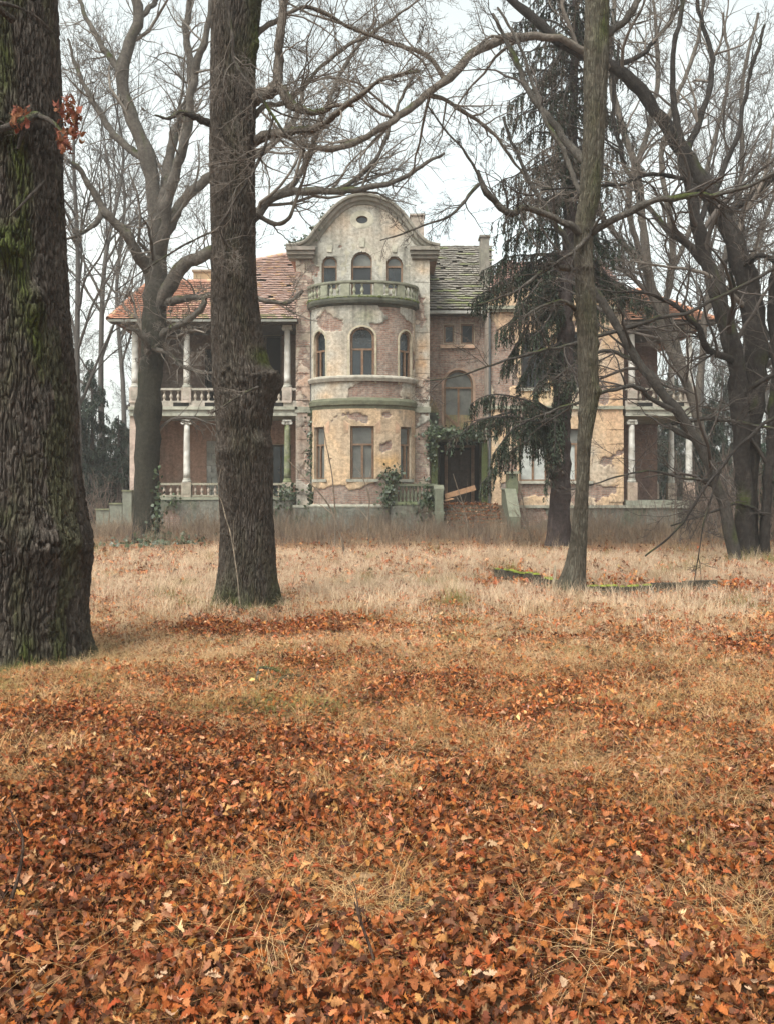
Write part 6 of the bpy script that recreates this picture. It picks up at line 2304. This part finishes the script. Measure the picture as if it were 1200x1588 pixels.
LV = []
for k in range(10):
    V, Q = oak_leaf(900 + k, 1.0, 1.2)
    LV.append((mesh_np('leaf', V, Q), M_LEAFI))
pos, sc = [], []
for y0, y1, dn, s0, s1, m in ((2.3, 5.5, 4400, .026, .064, 1.0), (5.5, 9, 2900, .028, .060, 1.0), (9, 16, 1000, .036, .075, 1.2), (16, 27, 150, .08, .14, 1.5), (27, 43, 18, .10, .16, 2)):
    n_ = int(dn * ((.42 * (y1 ** 2 - y0 ** 2)) + 2 * m * (y1 - y0)))
    y = np.sqrt(rl.uniform(y0 ** 2, y1 ** 2, n_))
    x = rl.uniform(-1, 1, n_) * (.42 * y + m)
    m2_ = int(dn * .45 * 2 * 3.6 * (y1 - y0))            # the litter goes on, thinner, to both sides of the view
    ys = rl.uniform(y0 - (1.6 if y0 < 3 else 0), y1, m2_)
    xs = rl.choice((-1, 1), m2_) * (.42 * ys + m + rl.uniform(0, 3.6, m2_))
    x, y, n_ = np.concatenate([x, xs]), np.concatenate([y, ys]), n_ + m2_
    kp = rl.random(n_) > straw_field(x, y) * (.60 + .15 * sstep(12, 16, y))
    pos.append(np.stack([x, y], 1)[kp])
    sc.append(rl.uniform(s0, s1, n_)[kp])
pos, sc = np.concatenate(pos), np.concatenate(sc)
n_ = len(pos)
z = ground_h(pos[:, 0], pos[:, 1]) + .008 + rl.uniform(0, 1, n_) ** 1.6 * .065
ci = rl.choice(len(LEAFC), n_, p=LEAFP)
cc = LEAFC[ci] * rl.uniform(.6, 1.25, (n_, 1)) * np.array([.88, .77, .65]) * (1 + rl.normal(size=(n_, 3)) * np.array([.05, .09, .12]))
pat = n2(pos[:, 0], pos[:, 1], .8, 3, 90)[:, None]
wet = sstep(.1, .5, n2(pos[:, 0], pos[:, 1], 1.4, 3, 92))[:, None] * .4
cc = cc * (1 - wet) + cc * wet * np.array([.45, .42, .45])
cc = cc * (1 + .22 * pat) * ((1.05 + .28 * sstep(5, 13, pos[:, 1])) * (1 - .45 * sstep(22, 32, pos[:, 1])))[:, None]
rot = np.stack([rl.normal(size=n_) * .45, rl.normal(size=n_) * .45, rl.uniform(0, 6.28, n_)], 1)
# leaves drifted over the entrance stair
m_ = 1500
sxx, syy = rl.uniform(X(690, 41.6) + .05, X(792, 41.6) - .3, m_), rl.uniform(41.6, 46, m_)
st_ = np.clip(np.floor((syy - 41.6) / (2.6 / 7)), 0, 6) + 1
pos = np.concatenate([pos, np.stack([sxx, syy], 1)])
z = np.concatenate([z, 1.097 * st_ / 7 + rl.uniform(0, .06, m_)])
sc = np.concatenate([sc, rl.uniform(.09, .17, m_)])
cc = np.concatenate([cc, LEAFC[rl.choice(10, m_, p=LEAFP)] * rl.uniform(.5, .9, (m_, 1))])
rot = np.concatenate([rot, np.stack([rl.normal(size=m_) * .6, rl.normal(size=m_) * .6, rl.uniform(0, 6.28, m_)], 1)])
n_ = len(pos)
for tx, ty, tr in TRUNKS:
    m_ = int(900 * tr)
    a_, d_ = rl.uniform(0, 6.28, m_), tr * (1.02 + np.abs(rl.normal(size=m_)) * .35)
    px2, py2 = tx + d_ * np.cos(a_), ty + d_ * np.sin(a_)
    pos = np.concatenate([pos, np.stack([px2, py2], 1)])
    z = np.concatenate([z, ground_h(px2, py2) + rl.uniform(0, .07, m_)])
    sc = np.concatenate([sc, rl.uniform(.045, .085, m_)])
    cc = np.concatenate([cc, LEAFC[rl.choice(10, m_, p=LEAFP)] * rl.uniform(.45, .9, (m_, 1))])
    rot = np.concatenate([rot, np.stack([rl.normal(size=m_) * .7, rl.normal(size=m_) * .7, rl.uniform(0, 6.28, m_)], 1)])
n_ = len(pos)
near = np.argsort(pos[:, 1] - 40 * (z - ground_h(pos[:, 0], pos[:, 1]) > .04) + 50 * (np.abs(pos[:, 0]) > .39 * pos[:, 1]) + 50 * (pos[:, 1] < 2.95))[:300]
rest = np.setdiff1d(np.arange(n_), near)
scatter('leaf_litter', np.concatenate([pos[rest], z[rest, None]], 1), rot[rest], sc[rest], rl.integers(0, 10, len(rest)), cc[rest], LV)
# the 300 nearest leaves that lie on top are pieces of their own
SHARED = []
for k in range(12):
    V, Q = oak_leaf(700 + k, 1.0, 1.2)
    c = LEAFC[rl.choice(10, p=np.array([.26, .16, .16, .06, .14, .08, 0, .10, .04, 0]))] * .95
    me = mesh_np('leaf', V, Q, np.tile(c, (len(V), 1)))
    me.materials.append(M_LEAF)
    SHARED.append(me)
for k, i in enumerate(near):
    o = bpy.data.objects.new('leaf', SHARED[k % 12])
    COL.objects.link(o)
    o.parent = ground
    o.location = (pos[i, 0], pos[i, 1], z[i] + .012)
    o.rotation_euler = rot[i] * np.array([.8, .8, 1])
    o.scale = (sc[i],) * 3


def tuft(seed, n, h, lean, w, spread, flat=1.0):
    r = np.random.default_rng(seed)
    S_V, S_Q = [], []
    for k in range(n):
        a = r.uniform(0, 6.28)
        d = np.array([math.cos(a), math.sin(a)])
        o = np.array([r.normal() * spread, r.normal() * spread])
        L_ = h * r.uniform(.5, 1.15)
        ln = lean * r.uniform(.3, 1.3)
        t = np.linspace(0, 1, 5)
        xy = o[None] + d[None] * (L_ * ln * t ** 1.7)[:, None]
        zz = L_ * (t - .42 * min(ln, 1.6) * t ** 2.2) * flat + (.045 if flat < 1 else 0)
        side = np.array([-d[1], d[0]]) * w * .5
        ww = (1 - t ** 1.5 * .85)[:, None]
        Lf = np.concatenate([xy - side * ww, zz[:, None]], 1)
        Rf = np.concatenate([xy + side * ww, zz[:, None]], 1)
        b = len(S_V) * 10
        S_V.append(np.concatenate([Lf, Rf]))
        S_Q += [(b + i, b + 5 + i, b + 6 + i, b + 1 + i) for i in range(4)]
    return mesh_np('tuft', np.concatenate(S_V), np.array(S_Q), smooth=False)


rg = np.random.default_rng(31)
TU = [(tuft(400 + k, 34, .22, 1.3, .0024, .05), M_STRAW) for k in range(4)] + [(tuft(410 + k, 24, .36, .75, .0045, .08), M_STRAW) for k in range(4)] + [(tuft(420 + k, 22, .24, 2.0, .0022, .10, .45), M_STRAW) for k in range(4)]
P_, I_, S_ = [], [], []
for y0, y1, dn in ((2.3, 6, 95), (6, 10, 85), (10, 18, 44), (18, 26, 26)):
    n_ = int(dn * (.42 * (y1 ** 2 - y0 ** 2) + 2.4 * (y1 - y0)))
    y = np.sqrt(rg.uniform(y0 ** 2, y1 ** 2, n_))
    x = rg.uniform(-1, 1, n_) * (.42 * y + 1.2)
    m2_ = int(dn * 7 * (y1 - y0))
    ys = rg.uniform(y0 - (1.6 if y0 < 3 else 0), y1, m2_)
    x, y, n_ = np.concatenate([x, rg.choice((-1, 1), m2_) * (.42 * ys + 1.2 + rg.uniform(0, 3.8, m2_))]), np.concatenate([y, ys]), n_ + m2_
    f = straw_field(x, y)
    kp = rg.random(n_) < f * 1.0 + .16
    kp &= ~((y > 14.6) & (y < 17.8) & (x > 1.4) & (rg.random(n_) < .85 - .35 * (y < 15.6)))
    x, y, f = x[kp], y[kp], f[kp]
    P_.append(np.stack([x, y, ground_h(x, y) + .005], 1))
    tall = rg.random(len(x)) < sstep(10, 16, y) * .5 * (.5 + 1.4 * np.clip(n2(x, y, .9, 3, 41) + .3, 0, 1))
    flatten = rg.random(len(x)) < .6 * (1 - sstep(8, 14, y))
    I_.append(np.where(tall, 4 + rg.integers(0, 4, len(x)), np.where(flatten, 8, 0) + rg.integers(0, 4, len(x))))
    S_.append(rg.uniform(.55, 1.05, len(x)) * (.6 + .4 * f) * np.where(y > 10, 1.05, 1.0))
n_free = sum(len(a) for a in P_)
for tx, ty, tr in TRUNKS:
    m_ = int(190 * tr)
    a_, d_ = rg.uniform(0, 6.28, m_), tr * (1.0 + np.abs(rg.normal(size=m_)) * .22)
    px2, py2 = tx + d_ * np.cos(a_), ty + d_ * np.sin(a_)
    P_.append(np.stack([px2, py2, ground_h(px2, py2)], 1))
    I_.append(rg.integers(0, 4, m_))
    S_.append(rg.uniform(.5, 1.0, m_))
P_, I_, S_ = np.concatenate(P_), np.concatenate(I_), np.concatenate(S_)
n_ = len(P_)
STR = np.array([(.54, .375, .22), (.48, .325, .185), (.60, .45, .31), (.38, .255, .135), (.30, .235, .10)])
cs = STR[rg.choice(5, n_, p=[.34, .24, .22, .12, .08])] * rg.uniform(.8, 1.2, (n_, 1))
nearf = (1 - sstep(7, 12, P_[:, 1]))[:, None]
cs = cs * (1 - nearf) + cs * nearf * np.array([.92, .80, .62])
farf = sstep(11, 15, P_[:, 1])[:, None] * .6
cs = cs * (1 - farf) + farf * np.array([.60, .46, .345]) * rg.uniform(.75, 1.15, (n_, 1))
gmask = n2(P_[:, 0], P_[:, 1], .9, 3, 17) > .52
gmask[n_free:] = rg.random(n_ - n_free) < .65
cs[gmask] = np.array((.20, .18, .06)) * rg.uniform(.7, 1.3, (gmask.sum(), 1))
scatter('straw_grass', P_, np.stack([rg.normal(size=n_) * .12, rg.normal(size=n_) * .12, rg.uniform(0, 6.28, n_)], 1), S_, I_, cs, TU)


def weed(seed, n, h):
    r = np.random.default_rng(seed)
    P = 6
    o = r.normal(size=(n, 3)) * np.array([.22, .22, 0])
    d = r.normal(size=(n, 3)) * .22
    d[:, 2] = 1
    pts = np.empty((n, P, 3))
    pts[:, 0] = o
    L_ = h * r.uniform(.4, 1.1, n)[:, None]
    for k in range(1, P):
        d = d + r.normal(size=(n, 3)) * .09
        d /= np.linalg.norm(d, axis=1, keepdims=True)
        pts[:, k] = pts[:, k - 1] + d * L_ / (P - 1)
    rad = np.linspace(.007, .003, P)[None].repeat(n, 0)
    V, Q = tubes(pts, rad, 3)
    a = spawn(pts, rad, 4, .35, (.3, .8), (.15, .4), 4, .7, .0035, .1, .06, r)
    V2, Q2 = tubes(a[0], a[1], 3)
    return mesh_np('weed', np.concatenate([V, V2]), np.concatenate([Q, Q2 + len(V)]))


WD = [(weed(500 + k, (14, 9, 11, 6, 16)[k], (.6, 1.0, .75, 1.35, .5)[k]), M_WEED) for k in range(5)]
n_ = 5200
y = np.sqrt(rg.uniform(24 ** 2, 43.3 ** 2, n_))
x = rg.uniform(-1, 1, n_) * (.42 * y + 1.5)
dn = sstep(25, 33, y) * (1 - .2 * sstep(37, 41, y)) * (.5 + .6 * n2(x, y, .35, 3, 40))
kp = (rg.random(n_) < dn) & ~((x > 2.6) & (x < 5.6) & (y > 41.2)) & ~((x > -4.2) & (x < 2.2) & (y > 42.0))
x, y = x[kp], y[kp]
n_ = len(x)
cw = np.array([(.17, .125, .09), (.24, .18, .125), (.12, .088, .07), (.20, .145, .10)])[rg.integers(0, 4, n_)] * rg.uniform(.8, 1.2, (n_, 1))
scatter('dry_weeds', np.stack([x, y, ground_h(x, y)], 1), np.stack([rg.normal(size=n_) * .08, rg.normal(size=n_) * .08, rg.uniform(0, 6.28, n_)], 1), rg.uniform(.5, 1.25, n_) * (.6 + .25 * sstep(26, 34, y)) * (1 - .2 * sstep(37, 42, y)), rg.integers(0, 5, n_), cw, WD)

# mossy kerb stones in the grass, right of the slender tree
kerb = thing('stone_edging', 'sunken dark stone edging with moss on top, running behind the slender tree', 'kerb', (X(980, 17), 17, 0))
path_k = np.array([(768, 889), (800, 893), (835, 900), (862, 908), (905, 912), (960, 911), (1010, 908), (1060, 906), (1110, 903)], float)
r_ = np.random.default_rng(14)
for i, (a, b) in enumerate(zip(path_k[:-1], path_k[1:])):
    ya, yb = F * EYE / (a[1] + 10 - HY), F * EYE / (b[1] + 10 - HY)
    A, B = np.array([X(a[0], ya), ya]), np.array([X(b[0], yb), yb])
    m = max(1, round(np.linalg.norm(B - A) / .55))
    for k in range(m):
        p, q = A + (B - A) * (k + .004) / m, A + (B - A) * (k + .996) / m
        c = (p + q) / 2
        d = (q - p) / 2
        pr = np.array([-d[1], d[0]]) / np.linalg.norm(d) * .05
        g = float(ground_h(c[0], c[1]))
        h = r_.uniform(.15, .18)
        mb = MB()
        mb.obox((c[0], c[1], g + h / 2 - .03), (d[0], d[1], r_.normal() * .01), (pr[0], pr[1], 0), (0, 0, h / 2 + .02), (.055, .048, .036))
        o = mb.build('kerb_stone', M_STONE, kerb, bevel=.015)
        if r_.random() < .85 and i < 8:
            S = Soup()
            for j in range(14):
                u = r_.uniform(-.95, .95)
                cen = np.array([c[0] + d[0] * u + pr[0] * r_.uniform(-.8, .8), c[1] + d[1] * u + pr[1] * r_.uniform(-.8, .8), g + h - .012])
                s_ = r_.uniform(.03, .06)
                V = np.array([[math.cos(t) * s_ * e, math.sin(t) * s_ * e, zz] for e, zz in ((1, 0), (.75, .015), (.2, .026)) for t in np.linspace(0, 6.28, 8, endpoint=False)]) + cen
                Q = np.array([(l * 8 + t, l * 8 + (t + 1) % 8, (l + 1) * 8 + (t + 1) % 8, (l + 1) * 8 + t) for l in range(2) for t in range(8)])
                S.add(V, Q, np.array((.17, .19, .035)) * r_.uniform(.6, 1.2))
            S.build('moss', M_MOSS, o, 'stuff')

# fallen branches
def fallen(lab, pts, seed, col):
    """pts: (px, py, radius m, height m)"""
    out = []
    for px, py, rr, hh in pts:
        y = F * EYE / (py - HY)
        out.append((X(px, y), y, float(ground_h(X(px, y), y)) + hh + rr + .03, rr))
    V, Q, C, p_, r0 = limb_mesh(np.array(out), 26, 8, col, seed, .25, .02)
    o = link('fallen_branch', mesh_np('fallen_branch', V, Q, np.clip(C, .01, 1)), M_BARK)
    return tag(o, lab, 'branch')


fallen('crooked mossy fallen branch on the leaves, right one of two', [(412, 1086, .010, .0), (424, 1078, .014, .02), (438, 1066, .013, .025), (456, 1060, .013, .03), (476, 1064, .010, .02), (504, 1062, .005, .02)], 1, (.085, .062, .038))
fallen('short dark fallen branch beside the crooked mossy one', [(399, 1066, .014, 0), (405, 1056, .016, .02), (424, 1053, .012, .02), (440, 1058, .006, .0)], 2, (.12, .11, .10))
fallen('thin dark stick lying in the leaves at the left', [(300, 1082, .008, .0), (330, 1090, .009, .03), (352, 1094, .006, .02)], 3, (.07, .05, .04))

# moss tufts and grass round the feet of the oaks are part of the straw; dead stump splinter at the slender tree
mb = MB()
yy = 14.9
mb.add([(X(556, yy) + 4.2 * 0, yy, 0)] * 0, [])
V, Q, C, _, _ = limb_mesh(limb_px([(886 - 28, 930, 2.6, -.3), (886 - 27, 900, 2.4, -.3), (886 - 26, 876, 1.2, -.3)], Y4), 10, 6, (.42, .34, .24), 4, .2)
tag(link('splintered_stake', mesh_np('splintered_stake', V, Q, C), M_BARK), 'pale splintered stub sticking up at the foot of the slender tree', 'stub')

# ------------------------------------------------------------------ the mist
HZ = MB()
HZ.box(-200, 200, -70, 340, -2.5, 38)
hm = bpy.data.materials.new('mist')
hm.use_nodes = True
hn = hm.node_tree
hn.nodes.clear()
ho = hn.nodes.new('ShaderNodeOutputMaterial')
pv = hn.nodes.new('ShaderNodeVolumePrincipled')
pv.inputs['Color'].default_value = (.93, .95, .96, 1)
pv.inputs['Density'].default_value = 0.0009
pv.inputs['Anisotropy'].default_value = 0.2
hn.links.new(pv.outputs[0], ho.inputs['Volume'])
hz = HZ.build('haze', hm, kind='stuff')
